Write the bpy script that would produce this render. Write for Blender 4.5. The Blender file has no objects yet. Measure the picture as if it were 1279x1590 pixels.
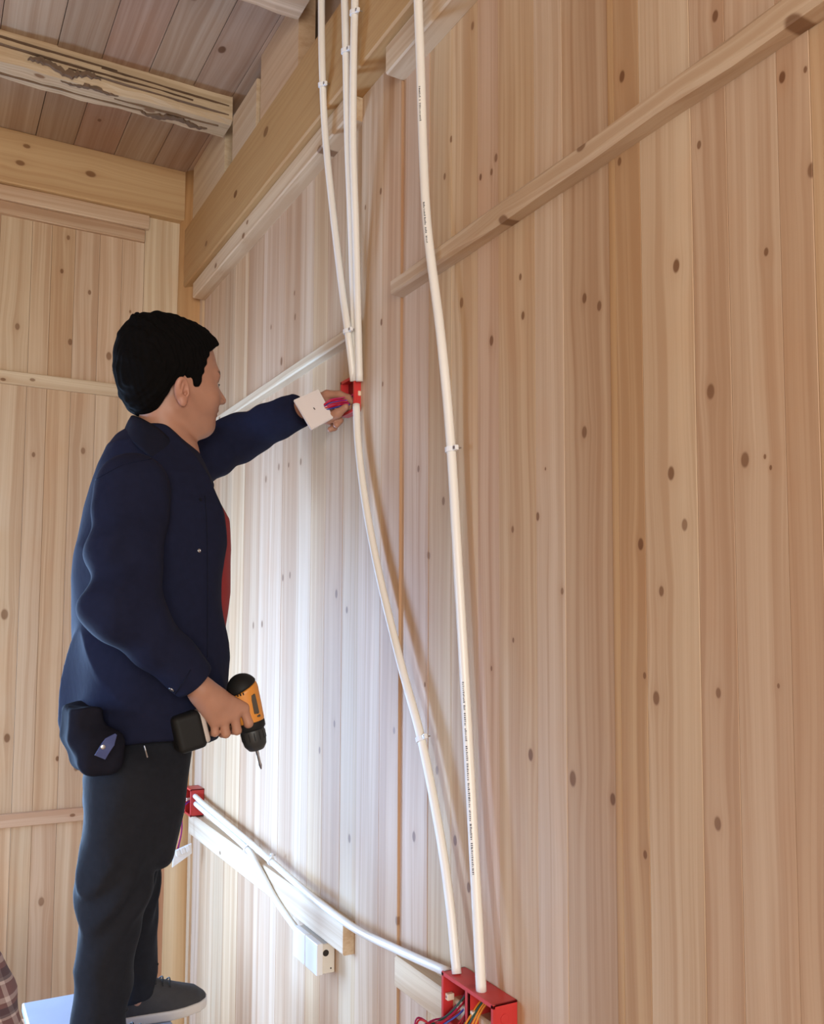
import bpy, bmesh, math, random
import numpy as np
from mathutils import Vector, Matrix
random.seed(7)
S = bpy.context.scene
COL = S.collection

# ------------------------------------------------------------------ camera
# the camera stands in the room, 0.95 m from the right wall, looking slightly up
FPX = 1395.986
CC = (639.5, 863.0)          # optical axis; the picture is cropped a little above it
CAM = np.array([-0.95, -3.592, 1.65])
RW = np.array([[0.87731927, 0.03906049, 0.47831493],
               [-0.47988609, 0.06206234, 0.87513291],
               [0.00449778, -0.99730765, 0.07319308]])
cd = bpy.data.cameras.new('camera')
cam = bpy.data.objects.new('camera', cd)
COL.objects.link(cam)
S.camera = cam
cd.sensor_fit = 'HORIZONTAL'
cd.sensor_width = 36.0
cd.lens = FPX / 1279.0 * 36.0
cd.clip_start = 0.05
cd.shift_y = (CC[1] - 795.0) / 1279.0
M = Matrix([[RW[i][0], -RW[i][1], -RW[i][2]] for i in range(3)]).to_4x4()
M.translation = Vector(CAM)
cam.matrix_world = M

# ------------------------------------------------------------------ light
S.view_settings.view_transform = 'Standard'
S.view_settings.look = 'None'
S.view_settings.gamma = 1.0
S.view_settings.use_curve_mapping = False
S.view_settings.exposure = 0.26
W = bpy.data.worlds.new('sky')
S.world = W
W.use_nodes = True
bg = W.node_tree.nodes['Background']
bg.inputs['Color'].default_value = (0.72, 0.84, 1.0, 1)
bg.inputs['Strength'].default_value = 1.5


def area_light(name, loc, target, sx, sy, power, color, spread=180):
    l = bpy.data.lights.new(name, 'AREA')
    l.shape = 'RECTANGLE'
    l.size = sx
    l.size_y = sy
    l.energy = power
    l.color = color
    l.spread = math.radians(spread)
    o = bpy.data.objects.new(name, l)
    COL.objects.link(o)
    o.location = loc
    d = Vector(target) - Vector(loc)
    o.rotation_euler = d.to_track_quat('-Z', 'Y').to_euler()
    return o


# cold daylight through the window in the back wall, beyond the left of the picture
WIN = (-1.60, -0.80, 0.40, 1.92)     # x0, x1, z0, z1
area_light('window_daylight', ((WIN[0] + WIN[1]) / 2, 0.12, (WIN[2] + WIN[3]) / 2),
           ((WIN[0] + WIN[1]) / 2, -1.0, (WIN[2] + WIN[3]) / 2 ), WIN[1] - WIN[0], WIN[3] - WIN[2],
           88, (0.38, 0.62, 1.0))
# soft warm fill added at an unseen opening behind the camera
area_light('rear_fill_light', (-1.7, -6.05, 1.9), (-1.6, -2.0, 1.9), 2.2, 1.9, 102, (1.0, 0.945, 0.83))
# cold light added from the unseen left wall to brighten the corner side
area_light('side_fill_light', (-3.75, -0.65, 1.45), (0.0, -0.55, 0.85), 1.0, 1.2, 29, (0.34, 0.59, 1.0), 62)


# ------------------------------------------------------------------ helpers
def ray(px, py):
    return RW @ np.array([px - CC[0], py - CC[1], FPX])


def at(px, py, ax, val):
    """point where a sight line meets the vertical plane  axis=val  of the room"""
    r = ray(px, py)
    t = (val - CAM[ax]) / r[ax]
    return Vector(CAM + t * r)


def link(name, me, mat=None, parent=None, loc=None):
    o = bpy.data.objects.new(name, me)
    COL.objects.link(o)
    if mat is not None and len(me.materials) == 0:
        me.materials.append(mat)
    if parent is not None:
        o.parent = parent
    if loc is not None:
        o.location = loc
    return o


def empty(name, loc, rz=0.0):
    o = bpy.data.objects.new(name, None)
    COL.objects.link(o)
    o.location = loc
    o.rotation_euler = (0, 0, rz)
    o.empty_display_size = 0.05
    return o


def tag(o, label, cat, group=None, kind=None):
    if label: o['label'] = label
    if cat: o['category'] = cat
    if group: o['group'] = group
    if kind: o['kind'] = kind
    return o


def structure(o):
    o['kind'] = 'structure'
    return o


def sub(o, parent):
    """parent a world-space built object under an empty/thing keeping its place"""
    bpy.context.view_layer.update()
    o.parent = parent
    o.matrix_parent_inverse = parent.matrix_world.inverted()
    return o


def bm_obj(name, bm, mat, parent=None, smooth=False):
    me = bpy.data.meshes.new(name)
    bmesh.ops.recalc_face_normals(bm, faces=bm.faces)
    bm.to_mesh(me)
    bm.free()
    if smooth:
        me.polygons.foreach_set('use_smooth', [True] * len(me.polygons))
    o = link(name, me, mat)
    if parent is not None:
        sub(o, parent)
    return o


def bm_box(bm, lo, hi, mtx=None, bevel=0.0, seg=1):
    vs = [bm.verts.new((x, y, z)) for x in (lo[0], hi[0]) for y in (lo[1], hi[1]) for z in (lo[2], hi[2])]
    idx = [(0, 1, 3, 2), (4, 6, 7, 5), (0, 4, 5, 1), (2, 3, 7, 6), (0, 2, 6, 4), (1, 5, 7, 3)]
    fs = [bm.faces.new([vs[i] for i in f]) for f in idx]
    if bevel > 0:
        es = list({e for f in fs for e in f.edges})
        r = bmesh.ops.bevel(bm, geom=es, offset=bevel, segments=seg, affect='EDGES', profile=0.5)
        vs = list({v for f in r['faces'] for v in f.verts} | {v for v in vs if v.is_valid})
    if mtx is not None:
        bmesh.ops.transform(bm, matrix=mtx, verts=[v for v in vs if v.is_valid])
    return vs


def catmull(pts, n=8):
    pts = [Vector(p) for p in pts]
    P = [pts[0] * 2 - pts[1]] + pts + [pts[-1] * 2 - pts[-2]]
    out = []
    for i in range(1, len(P) - 2):
        for k in range(n):
            t = k / n
            a, b, c, d = P[i - 1], P[i], P[i + 1], P[i + 2]
            out.append(0.5 * ((2 * b) + (c - a) * t + (2 * a - 5 * b + 4 * c - d) * t * t + (3 * b - a - 3 * c + d) * t ** 3))
    out.append(pts[-1])
    return out


def bm_tube(bm, path, r, seg=10, caps=True, flat=None):
    """tube along a list of points; r number or list"""
    n = len(path)
    rr = r if isinstance(r, (list, tuple)) else [r] * n
    rings = []
    up = Vector((0.3, 0.2, 1)).normalized()
    for i, p in enumerate(path):
        t = (path[min(i + 1, n - 1)] - path[max(i - 1, 0)]).normalized()
        a = up - t * up.dot(t)
        if a.length < 1e-3:
            a = t.orthogonal()
        a.normalize()
        up = a
        b = t.cross(a)
        rings.append([bm.verts.new(p + (a * math.cos(q) + b * math.sin(q)) * rr[i])
                      for q in [2 * math.pi * k / seg for k in range(seg)]])
    for i in range(n - 1):
        for k in range(seg):
            bm.faces.new((rings[i][k], rings[i][(k + 1) % seg], rings[i + 1][(k + 1) % seg], rings[i + 1][k]))
    if caps:
        bm.faces.new(rings[0][::-1])
        bm.faces.new(rings[-1])
    return rings


def bm_lathe(bm, prof, mtx, seg=20):
    """prof: list of (radius, height)"""
    rings = []
    for r, h in prof:
        rings.append([bm.verts.new(mtx @ Vector((r * math.cos(q), r * math.sin(q), h)))
                      for q in [2 * math.pi * k / seg for k in range(seg)]])
    for i in range(len(prof) - 1):
        for k in range(seg):
            bm.faces.new((rings[i][k], rings[i][(k + 1) % seg], rings[i + 1][(k + 1) % seg], rings[i + 1][k]))
    bm.faces.new(rings[0][::-1])
    bm.faces.new(rings[-1])


# ------------------------------------------------------------------ materials
def new_mat(name):
    m = bpy.data.materials.new(name)
    m.use_nodes = True
    nt = m.node_tree
    return m, nt, nt.nodes['Principled BSDF']


def simple(name, col, rough=0.5, noise=0.0, nscale=30, bump=0.0, metal=0.0, sheen=0.0, sss=0.0, spec=None):
    m, nt, b = new_mat(name)
    b.inputs['Roughness'].default_value = rough
    b.inputs['Metallic'].default_value = metal
    b.inputs['Base Color'].default_value = (*col, 1)
    if spec is not None: b.inputs['Specular IOR Level'].default_value = spec
    if sheen: b.inputs['Sheen Weight'].default_value = sheen
    if sss:
        b.inputs['Subsurface Weight'].default_value = sss
        b.inputs['Subsurface Radius'].default_value = (0.01, 0.004, 0.002)
        b.inputs['Subsurface Scale'].default_value = 1.0
    if noise or bump:
        tc = nt.nodes.new('ShaderNodeTexCoord')
        n = nt.nodes.new('ShaderNodeTexNoise')
        n.inputs['Scale'].default_value = nscale
        n.inputs['Detail'].default_value = 5
        nt.links.new(tc.outputs['Object'], n.inputs['Vector'])
        if noise:
            mx = nt.nodes.new('ShaderNodeMix')
            mx.data_type = 'RGBA'
            mx.inputs[6].default_value = (*[c * (1 - noise) for c in col], 1)
            mx.inputs[7].default_value = (*[min(1, c * (1 + noise)) for c in col], 1)
            nt.links.new(n.outputs['Fac'], mx.inputs[0])
            nt.links.new(mx.outputs[2], b.inputs['Base Color'])
        if bump:
            bp = nt.nodes.new('ShaderNodeBump')
            bp.inputs['Strength'].default_value = bump
            bp.inputs['Distance'].default_value = 0.002
            nt.links.new(n.outputs['Fac'], bp.inputs['Height'])
            nt.links.new(bp.outputs['Normal'], b.inputs['Normal'])
    return m


NK = 5


def wood_material(name, dark=(0.55, 0.36, 0.22), contrast=1.0, rough=0.47):
    """sawn fir: local z runs along the grain, local x across it.  The tone of each board is the
    object's own colour; knots sit where the board's properties k0..k4 = (x, z, radius) put them"""
    m, nt, b = new_mat(name)
    N, L = nt.nodes, nt.links

    def math_(op, a, c=None, clamp=False):
        n = N.new('ShaderNodeMath')
        n.operation = op
        n.use_clamp = clamp
        for i, v in enumerate((a, c)):
            if v is None: continue
            if isinstance(v, (int, float)): n.inputs[i].default_value = v
            else: L.new(v, n.inputs[i])
        return n.outputs[0]
    tc = N.new('ShaderNodeTexCoord')
    sp = N.new('ShaderNodeSeparateXYZ')
    L.new(tc.outputs['Object'], sp.inputs[0])
    oi = N.new('ShaderNodeObjectInfo')
    rnd = math_('MULTIPLY', oi.outputs['Random'], 97.0)
    x, y, z = sp.outputs[0], sp.outputs[1], sp.outputs[2]
    # slow wander of the grain
    cb = N.new('ShaderNodeCombineXYZ')
    L.new(math_('MULTIPLY', x, 3.0), cb.inputs[0])
    L.new(math_('MULTIPLY', y, 3.0), cb.inputs[1])
    L.new(math_('MULTIPLY', z, 1.1), cb.inputs[2])
    nz = N.new('ShaderNodeTexNoise')
    nz.noise_dimensions = '4D'
    nz.inputs['Scale'].default_value = 1.0
    nz.inputs['Detail'].default_value = 2
    L.new(cb.outputs[0], nz.inputs['Vector'])
    L.new(rnd, nz.inputs['W'])
    gx = math_('ADD', x, math_('MULTIPLY', math_('SUBTRACT', nz.outputs['Fac'], 0.5), 0.05))
    core = None
    halo = None
    for k in range(NK):
        at_ = N.new('ShaderNodeAttribute')
        at_.attribute_type = 'OBJECT'
        at_.attribute_name = 'k%d' % k
        ks = N.new('ShaderNodeSeparateXYZ')
        L.new(at_.outputs['Vector'], ks.inputs[0])
        r = math_('MAXIMUM', ks.outputs[2], 0.00001)
        dx = math_('SUBTRACT', x, ks.outputs[0])
        dz = math_('MULTIPLY', math_('SUBTRACT', z, ks.outputs[1]), 0.62)
        d2 = math_('ADD', math_('MULTIPLY', dx, dx), math_('MULTIPLY', dz, dz))
        q = math_('DIVIDE', d2, math_('MULTIPLY', r, r))
        c = math_('DIVIDE', 1.0, math_('ADD', 1.0, math_('POWER', q, 2.2)))
        h = math_('DIVIDE', 1.0, math_('ADD', 1.0, math_('MULTIPLY', q, 0.16)))
        w = math_('MULTIPLY', math_('MULTIPLY', dx, h), -0.55)
        gx = math_('ADD', gx, w)
        core = c if core is None else math_('MAXIMUM', core, c)
        hh = math_('MULTIPLY', h, h)
        halo = hh if halo is None else math_('MAXIMUM', halo, hh)

    def noise(sx, sz, det, rough_=0.6):
        c2 = N.new('ShaderNodeCombineXYZ')
        L.new(math_('MULTIPLY', gx, sx), c2.inputs[0])
        L.new(math_('MULTIPLY', y, sx * 0.5), c2.inputs[1])
        L.new(math_('MULTIPLY', z, sz), c2.inputs[2])
        n = N.new('ShaderNodeTexNoise')
        n.noise_dimensions = '4D'
        n.inputs['Scale'].default_value = 1.0
        n.inputs['Detail'].default_value = det
        n.inputs['Roughness'].default_value = rough_
        L.new(c2.outputs[0], n.inputs['Vector'])
        L.new(rnd, n.inputs['W'])
        return n.outputs['Fac']
    fine = noise(260, 2.2, 3)
    band = noise(62, 0.55, 2)
    wide = noise(22, 0.4, 2)
    blot = noise(9, 3.0, 3)

    def ramp(v, lo, hi):
        n = N.new('ShaderNodeMapRange')
        n.interpolation_type = 'SMOOTHSTEP'
        n.inputs['From Min'].default_value = lo
        n.inputs['From Max'].default_value = hi
        L.new(v, n.inputs['Value'])
        return n.outputs[0]
    g = math_('ADD', math_('MULTIPLY', ramp(band, 0.42, 0.66), 0.62 * contrast),
              math_('MULTIPLY', ramp(fine, 0.42, 0.75), 0.42 * contrast))
    g = math_('ADD', g, math_('MULTIPLY', ramp(wide, 0.40, 0.62), 0.55 * contrast))
    g = math_('ADD', g, math_('MULTIPLY', halo, 0.30))
    g = math_('MINIMUM', g, 1.0)

    def mix(fac, a, c, kind='MIX'):
        mx = N.new('ShaderNodeMix')
        mx.data_type = 'RGBA'
        mx.blend_type = kind
        if isinstance(fac, (int, float)): mx.inputs[0].default_value = fac
        else: L.new(fac, mx.inputs[0])
        for i, v in ((6, a), (7, c)):
            if isinstance(v, tuple): mx.inputs[i].default_value = (*v, 1)
            else: L.new(v, mx.inputs[i])
        return mx.outputs[2]
    base = oi.outputs['Color']
    darker = mix(1.0, base, dark, 'MULTIPLY')
    darker = mix(0.5, darker, base)
    col = mix(g, base, darker)
    pink = mix(1.0, col, (1.0, 0.95, 0.91), 'MULTIPLY')
    col = mix(ramp(blot, 0.5, 0.7), col, pink)
    ring = math_('MULTIPLY', ramp(core, 0.25, 0.8), math_('ADD', 0.62, math_('MULTIPLY', ramp(blot, 0.3, 0.7), 0.36)))
    kn = mix(1.0, base, (0.30, 0.18, 0.11), 'MULTIPLY')
    col = mix(ring, col, kn)
    L.new(col, b.inputs['Base Color'])
    b.inputs['Specular IOR Level'].default_value = 0.32
    ro = math_('ADD', rough, math_('MULTIPLY', fine, 0.12))
    L.new(ro, b.inputs['Roughness'])
    bp = N.new('ShaderNodeBump')
    bp.inputs['Strength'].default_value = 0.25
    bp.inputs['Distance'].default_value = 0.0012
    L.new(math_('ADD', band, math_('MULTIPLY', fine, 0.5)), bp.inputs['Height'])
    L.new(bp.outputs['Normal'], b.inputs['Normal'])
    return m


WOOD = wood_material('fir_board')
TIMBER = wood_material('sawn_timber', dark=(0.6, 0.42, 0.28), contrast=0.7, rough=0.5)
BARKY = wood_material('rough_sawn_timber', dark=(0.42, 0.30, 0.2), contrast=1.25, rough=0.6)
BARK = simple('bark', (0.15, 0.095, 0.06), 0.85, 0.45, 40, 0.6)

TONE = {'L': (0.63, 0.488, 0.342), 'P': (0.585, 0.415, 0.288), 'T': (0.60, 0.435, 0.275), 'D': (0.535, 0.375, 0.245),
        'O': (0.555, 0.375, 0.210), 'C': (0.68, 0.545, 0.39), 'M': (0.60, 0.45, 0.312), 'B': (0.49, 0.32, 0.165),
        'R': (0.47, 0.27, 0.155)}


def tone(c, j=0.035):
    b = TONE[c] if isinstance(c, str) else c
    f = 1 + random.uniform(-j, j)
    return tuple(v * f * (1 + random.uniform(-0.02, 0.02)) for v in b) + (1.0,)


def frame(xa, ya, za, loc):
    m = Matrix([[xa[i], ya[i], za[i]] for i in range(3)]).to_4x4()
    m.translation = Vector(loc)
    return m


AX = {'right': ((0, 1, 0), (-1, 0, 0), (0, 0, 1)),      # boards standing on the right wall
      'right_rail': ((0, 0, -1), (-1, 0, 0), (0, 1, 0)),  # lying along it
      'back': ((-1, 0, 0), (0, -1, 0), (0, 0, 1)),
      'back_rail': ((0, 0, -1), (0, -1, 0), (-1, 0, 0)),
      'left': ((0, -1, 0), (1, 0, 0), (0, 0, 1)),
      'rear': ((1, 0, 0), (0, 1, 0), (0, 0, 1)),
      'ceiling': ((1, 0, 0), (0, 0, -1), (0, 1, 0)),
      'joist': ((0, -1, 0), (0, 0, -1), (1, 0, 0)),
      'floor': ((-1, 0, 0), (0, 0, 1), (0, 1, 0))}


def board_mesh(name, w, l, t, ch, wane=0.0, nl=1, chend=None):
    """board w wide (x), l long (z), t thick (y, the face at +t/2), its face edges chamfered"""
    bm = bmesh.new()
    rows = []
    for i in range(nl + 1):
        z = -l / 2 + l * i / nl
        j = (lambda: random.uniform(-wane, wane)) if wane else (lambda: 0.0)
        pts = [(-w / 2 + j() * .3, -t / 2), (w / 2 + j() * .3, -t / 2), (w / 2 + j(), t / 2 - ch + j()), (w / 2 - ch + j(), t / 2 + j() * .5),
               (-w / 2 + ch + j(), t / 2 + j() * .5), (-w / 2 + j(), t / 2 - ch + j())]
        rows.append([bm.verts.new((px, py, z)) for px, py in pts])
    for i in range(nl):
        for k in range(6):
            bm.faces.new((rows[i][k], rows[i][(k + 1) % 6], rows[i + 1][(k + 1) % 6], rows[i + 1][k]))
    bm.faces.new(rows[0][::-1])
    bm.faces.new(rows[-1])
    bmesh.ops.recalc_face_normals(bm, faces=bm.faces)
    me = bpy.data.meshes.new(name)
    bm.to_mesh(me)
    bm.free()
    return me


KNOTS = {'right': [], 'back': []}


def board(name, side, parent, lo, hi, col, mat=None, ch=0.0005, knots=None, wane=0.0, nl=1, wall=None):
    """lo, hi: world box; side: which way it stands"""
    xa, ya, za = [Vector(a) for a in AX[side]]
    lo, hi = Vector(lo), Vector(hi)
    c = (lo + hi) / 2
    sz = hi - lo
    w, t, l = [abs(a.dot(sz)) for a in (xa, ya, za)]
    me = board_mesh(name, w, l, t, ch, wane, nl)
    o = link(name, me, mat or WOOD)
    o.matrix_world = frame(xa, ya, za, c)
    o.color = tone(col)
    if parent is not None:
        sub(o, parent)
    ks = []
    for (p, r) in (KNOTS[wall] if wall else []):
        d = p - c
        u, v = xa.dot(d), za.dot(d)
        if abs(u) <= w / 2 and abs(v) <= l / 2:
            ks.append((u, v, r))
    for kk in (knots or []):
        ks.append(kk)
    ks = ks[:NK]
    for i in range(NK):
        o['k%d' % i] = [float(v) for v in ks[i]] if i < len(ks) else [50.0, 50.0, 0.0001]
    return o


for s in ("1050,413,8 907,463,6 930,475,6 716,470,6 808,430,4 812,490,5 763,529,6 1103,608,9 907,671,7 1156,714,9 "
          "1187,709,3 1196,726,3 1042,735,8 1063,815,7 995,845,7 650,728,4 688,778,5 796,822,4 666,863,4 847,728,2 "
          "835,802,5 1189,391,5 1027,918,6 873,918,4 1019,1084,8 1001,1049,4 797,994,3 763,1038,3 824,1172,7 802,1184,5 "
          "780,1153,5 889,1209,9 951,1241,7 1114,1279,8 1035,1355,6 706,1305,6 678,1196,5 643,1299,6 727,1378,6 905,1124,5 "
          "1208,1065,3 1115,1076,6 1110,25,7 925,10,5 966,119,7 929,166,5 1047,215,8 1085,225,5 1214,120,7 1250,108,4 "
          "1260,264,9 962,251,5 733,40,5 770,245,5 763,267,4 746,275,4 690,274,4 700,216,4 595,298,4 571,323,3 824,1414,7 "
          "1002,1327,5 954,1448,6 912,1413,4 1056,1581,6 458,492,4 457,455,3 437,561,5 421,508,3 596,501,4 598,597,3 "
          "433,725,4 448,722,3 467,717,4 413,744,4 538,947,4 522,922,5 407,969,4 393,971,4 450,893,4 439,897,4 424,1007,5 "
          "456,1011,5 446,1069,4 519,1124,4 496,1165,4 616,1134,4 674,1001,4 665,862,4 660,1063,3 542,1302,5 444,1322,5 "
          "434,1430,3 391,1555,3 441,1526,3 665,1466,4 620,1429,5").split():
    a, b_, r_ = [float(v) for v in s.split(',')]
    p = at(a, b_, 0, 0.0)
    dep = RW[:, 2] @ (np.array(p) - CAM)
    KNOTS['right'].append((p, r_ * dep / FPX * 0.85))
for s in ("106,369,3 96,421,3 139,454,3 27,507,4 109,531,4 169,553,5 202,484,2 52,706,3 129,700,4 7,954,6 89,1178,3 "
          "118,1192,4 64,1400,5 11,1146,5").split():
    a, b_, r_ = [float(v) for v in s.split(',')]
    KNOTS['back'].append((at(a, b_, 1, 0.0), r_ * 3.3 / FPX * 0.85))

# ------------------------------------------------------------------ room shell
ZC = 3.472
XL, YR = -3.7, -6.0

# ---- right wall
wr = structure(link('wall_right', board_mesh('wall_right_backing', 6.1, ZC + 0.1, 0.06, 0.0), simple('wall_backing', (0.33, 0.22, 0.14), 0.8)))
wr.matrix_world = frame(*[Vector(a) for a in AX['right']], (0.0295 + 0.022, -3.0, ZC / 2))
bpy.context.view_layer.update()


def col_y(px, y=900):
    return at(px, y, 0, 0.0).y


edges = [(-0.07, 'D')]
bay = [(328, 480, 'T'), (350, 480, 'D'), (365, 480, 'T'), (385, 480, 'D'), (409, 480, 'M'), (443, 480, 'D'), (466, 480, 'M'),
       (487, 480, 'T'), (508, 480, 'D'), (535, 480, 'M'), (554, 480, 'T')]
ys = [-0.075] + [col_y(a, b_) for a, b_, _ in bay] + [-1.63]
tn = ['M'] + [c for _, _, c in bay]
for i in range(len(ys) - 1):
    pr_ = random.uniform(-0.0006, 0.0006)
    board('plank', 'right', wr, (pr_, ys[i + 1] + 0.0002, 0), (0.022, ys[i] - 0.0002, 3.15), tn[i], wall='right')
right = [(625, None), (665, 'P'), (700, 'T'), (742, 'T'), (775, 'P'), (833, 'T'), (878, 'L'), (952, 'D'), (962, 'B'), (1003, 'O'),
         (1085, 'L'), (1142, 'P'), (1225, 'M'), (1279, 'D')]
ys = [col_y(a) for a, _ in right]
ys[0] = -1.77
y = ys[-1]
tn = [c for _, c in right[1:]]
while y > YR:
    y -= random.uniform(0.09, 0.15)
    ys.append(max(y, YR))
    tn.append(random.choice('LPTMD'))
for i in range(len(ys) - 1):
    pr_ = random.uniform(-0.0008, 0.0008)
    board('plank', 'right', wr, (pr_, ys[i + 1] + 0.0002, 0), (0.022, ys[i] - 0.0002, 3.2), tn[i], wall='right')
# wide stile between the two bays, a light board and a reddish edge strip
board('stile', 'right', wr, (-0.007, -1.712, 0), (0.02, -1.592, 2.99), 'L', wall='right')
board('stile', 'right', wr, (-0.007, -1.806, 0), (0.02, -1.7128, 2.99), (.53, .37, .235), wall='right')
board('stile', 'right', wr, (-0.010, -0.125, 0), (0.02, -0.070, 2.99), 'T')
# rails lying across the boards
board('rail', 'right_rail', wr, (-0.030, -1.590, 2.362), (0.0, -0.13, 2.392), 'C', ch=0.004,
      knots=[(0.0, 0.4, 0.006)])
board('rail', 'right_rail', wr, (-0.034, YR, 2.393), (0.0, -1.808, 2.432), 'L', ch=0.006,
      knots=[(0.02, 1.65, 0.008), (-0.01, 1.42, 0.007), (0.03, 1.2, 0.009), (0.02, 1.02, 0.008), (-0.02, 0.9, 0.006)], mat=WOOD, wane=0.0025, nl=30)
board('rail', 'right_rail', wr, (-0.050, -1.592, 2.922), (0.0, -0.13, 2.985), 'L', ch=0.004,
      knots=[(0.01, 0.42, 0.009), (0.02, 0.1, 0.009), (-0.01, 0.06, 0.007), (0.03, -0.55, 0.01)])
board('rail', 'right_rail', wr, (-0.050, YR, 2.915), (0.0, -1.808, 2.985), 'L', ch=0.004)
board('batten', 'right_rail', wr, (-0.030, -1.572, 0.852), (0.0, -0.17, 0.930), 'C', ch=0.004, knots=[(0.02, 0.3, 0.006)])
board('batten', 'right_rail', wr, (-0.030, -3.4, 0.873), (0.0, -1.84, 0.938), 'C', ch=0.004)

# ---- back wall
wb = structure(link('wall_back', board_mesh('wall_back_backing', 0.78, ZC + 0.1, 0.04, 0.0), simple('wall_backing_b', (0.33, 0.22, 0.14), 0.8)))
wb.matrix_world = frame(*[Vector(a) for a in AX['back']], (-0.39, 0.042, ZC / 2))
bpy.context.view_layer.update()
xs = [-0.07, -0.215, -0.30, -0.385, -0.475, -0.56, -0.63, -0.74]
tn = ['C', 'C', 'C', 'M', 'T', 'M', 'L']
x = -0.74
while x > WIN[1] + 0.001:
    x = max(x - random.uniform(0.08, 0.13), WIN[1])
    xs.append(x)
    tn.append(random.choice('LPTM'))
for i in range(len(xs) - 1):
    pr_ = random.uniform(-0.0008, 0.0008)
    front = -0.008 if i == 0 else pr_
    a, b_ = xs[i + 1] + 0.0004, xs[i] - 0.0004
    if i == 0:
        board('stile', 'back', wb, (a, front, 0.95), (b_, 0.022, 3.27), 'C')
        board('plank', 'back', wb, (a, front, 0.0), (b_, 0.022, 0.949), 'R')
    else:
        board('plank', 'back', wb, (a, front, 2.545), (b_, 0.022, 3.25), tn[i], wall='back')
        board('plank', 'back', wb, (a, front, 0.93), (b_, 0.022, 2.5435), tn[i], wall='back')
        board('plank', 'back', wb, (a, front, 0.0), (b_, 0.022, 0.928), ['R', 'D', 'P', 'M', 'M'][min(i, 4)], wall='back')
# boards round the window
x = WIN[0]
while x > XL:
    nx = max(x - 0.13, XL)
    board('plank', 'back', wb, (nx + .001, 0, 0), (x - .001, 0.022, 3.3), random.choice('LPTM'))
    x = nx
x = WIN[1]
while x > WIN[0] + 0.01:
    nx = max(x - 0.125, WIN[0])
    board('plank', 'back', wb, (nx + .001, 0, 0), (x - .001, 0.022, WIN[2]), random.choice('LPTM'))
    board('plank', 'back', wb, (nx + .001, 0, WIN[3]), (x - .001, 0.022, 3.3), random.choice('LPTM'))
    x = nx
board('rail', 'back_rail', wb, (-1.05, -0.014, 2.520), (-0.215, 0.0, 2.570), 'C', ch=0.003,
      knots=[(0.012, 0.08, 0.006), (0.0, -0.02, 0.006), (0.0, 0.3, 0.005)])
board('rail', 'back_rail', wb, (-0.765, -0.016, 0.905), (-0.08, 0.0, 0.955), 'P', ch=0.003,
      knots=[(0.0, 0.0, 0.006), (0.0, -0.08, 0.006)])
board('rail', 'back_rail', wb, (XL, -0.030, 3.208), (-0.205, 0.0, 3.266), 'L', ch=0.004, wane=0.002, nl=20, knots=[(0, -1.1, 0.009)])
board('rail', 'back_rail', wb, (XL, -0.018, 3.158), (-0.218, 0.0, 3.208), 'P', ch=0.004, wane=0.002, nl=20)

# window in the back wall, beyond the left edge of the picture
w1 = structure(empty('window_1', ((WIN[0] + WIN[1]) / 2, 0, WIN[2])))
bm = bmesh.new()
for lo, hi in (((WIN[0] - .05, -.02, WIN[2] - .05), (WIN[1] + .03, .08, WIN[2])), ((WIN[0] - .05, -.02, WIN[3]), (WIN[1] + .03, .08, WIN[3] + .05)),
               ((WIN[0] - .05, -.02, WIN[2]), (WIN[0], .08, WIN[3])), ((WIN[1], -.02, WIN[2]), (WIN[1] + .03, .08, WIN[3]))):
    bm_box(bm, lo, hi, bevel=0.003)
fr = bm_obj('window_frame', bm, TIMBER, w1)
fr.color = tone('O')

# ---- left and rear walls (outside the picture)
wl = structure(link('wall_left', board_mesh('wall_left_backing', 6.1, 0.3, 0.06, 0.0), WOOD))
wl.matrix_world = frame(*[Vector(a) for a in AX['left']], (XL - 0.055, -3.0, 0.15))
bpy.context.view_layer.update()
LW = (-1.20, -0.15, 0.8, 2.1)  # opening added in the unseen wall for the side fill
y = 0.0
while y > YR:
    ny = max(y - 0.15, YR)
    if LW[0] < ny + 0.075 < LW[1]:
        board('plank', 'left', wl, (XL - .022, ny + .001, 0), (XL, y - .001, LW[2]), random.choice('LPTM'))
        board('plank', 'left', wl, (XL - .022, ny + .001, LW[3]), (XL, y - .001, ZC), random.choice('LPTM'))
    else:
        board('plank', 'left', wl, (XL - .022, ny + .001, 0), (XL, y - .001, ZC), random.choice('LPTM'))
    y = ny
wre = structure(link('wall_rear', board_mesh('wall_rear_backing', 3.8, 0.3, 0.06, 0.0), WOOD))
wre.matrix_world = frame(*[Vector(a) for a in AX['rear']], (XL / 2, YR - 0.055, 0.15))
bpy.context.view_layer.update()
RWN = (-2.8, -0.6, 0.95, 2.85)  # opening added behind the camera for the rear fill
x = XL
while x < 0:
    nx = min(x + 0.15, 0)
    if RWN[0] < nx - 0.075 < RWN[1]:
        board('plank', 'rear', wre, (x + .001, YR - .022, 0), (nx - .001, YR, RWN[2]), random.choice('LPTM'))
        board('plank', 'rear', wre, (x + .001, YR - .022, RWN[3]), (nx - .001, YR, ZC), random.choice('LPTM'))
    else:
        board('plank', 'rear', wre, (x + .001, YR - .022, 0), (nx - .001, YR, ZC), random.choice('LPTM'))
    x = nx

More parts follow.
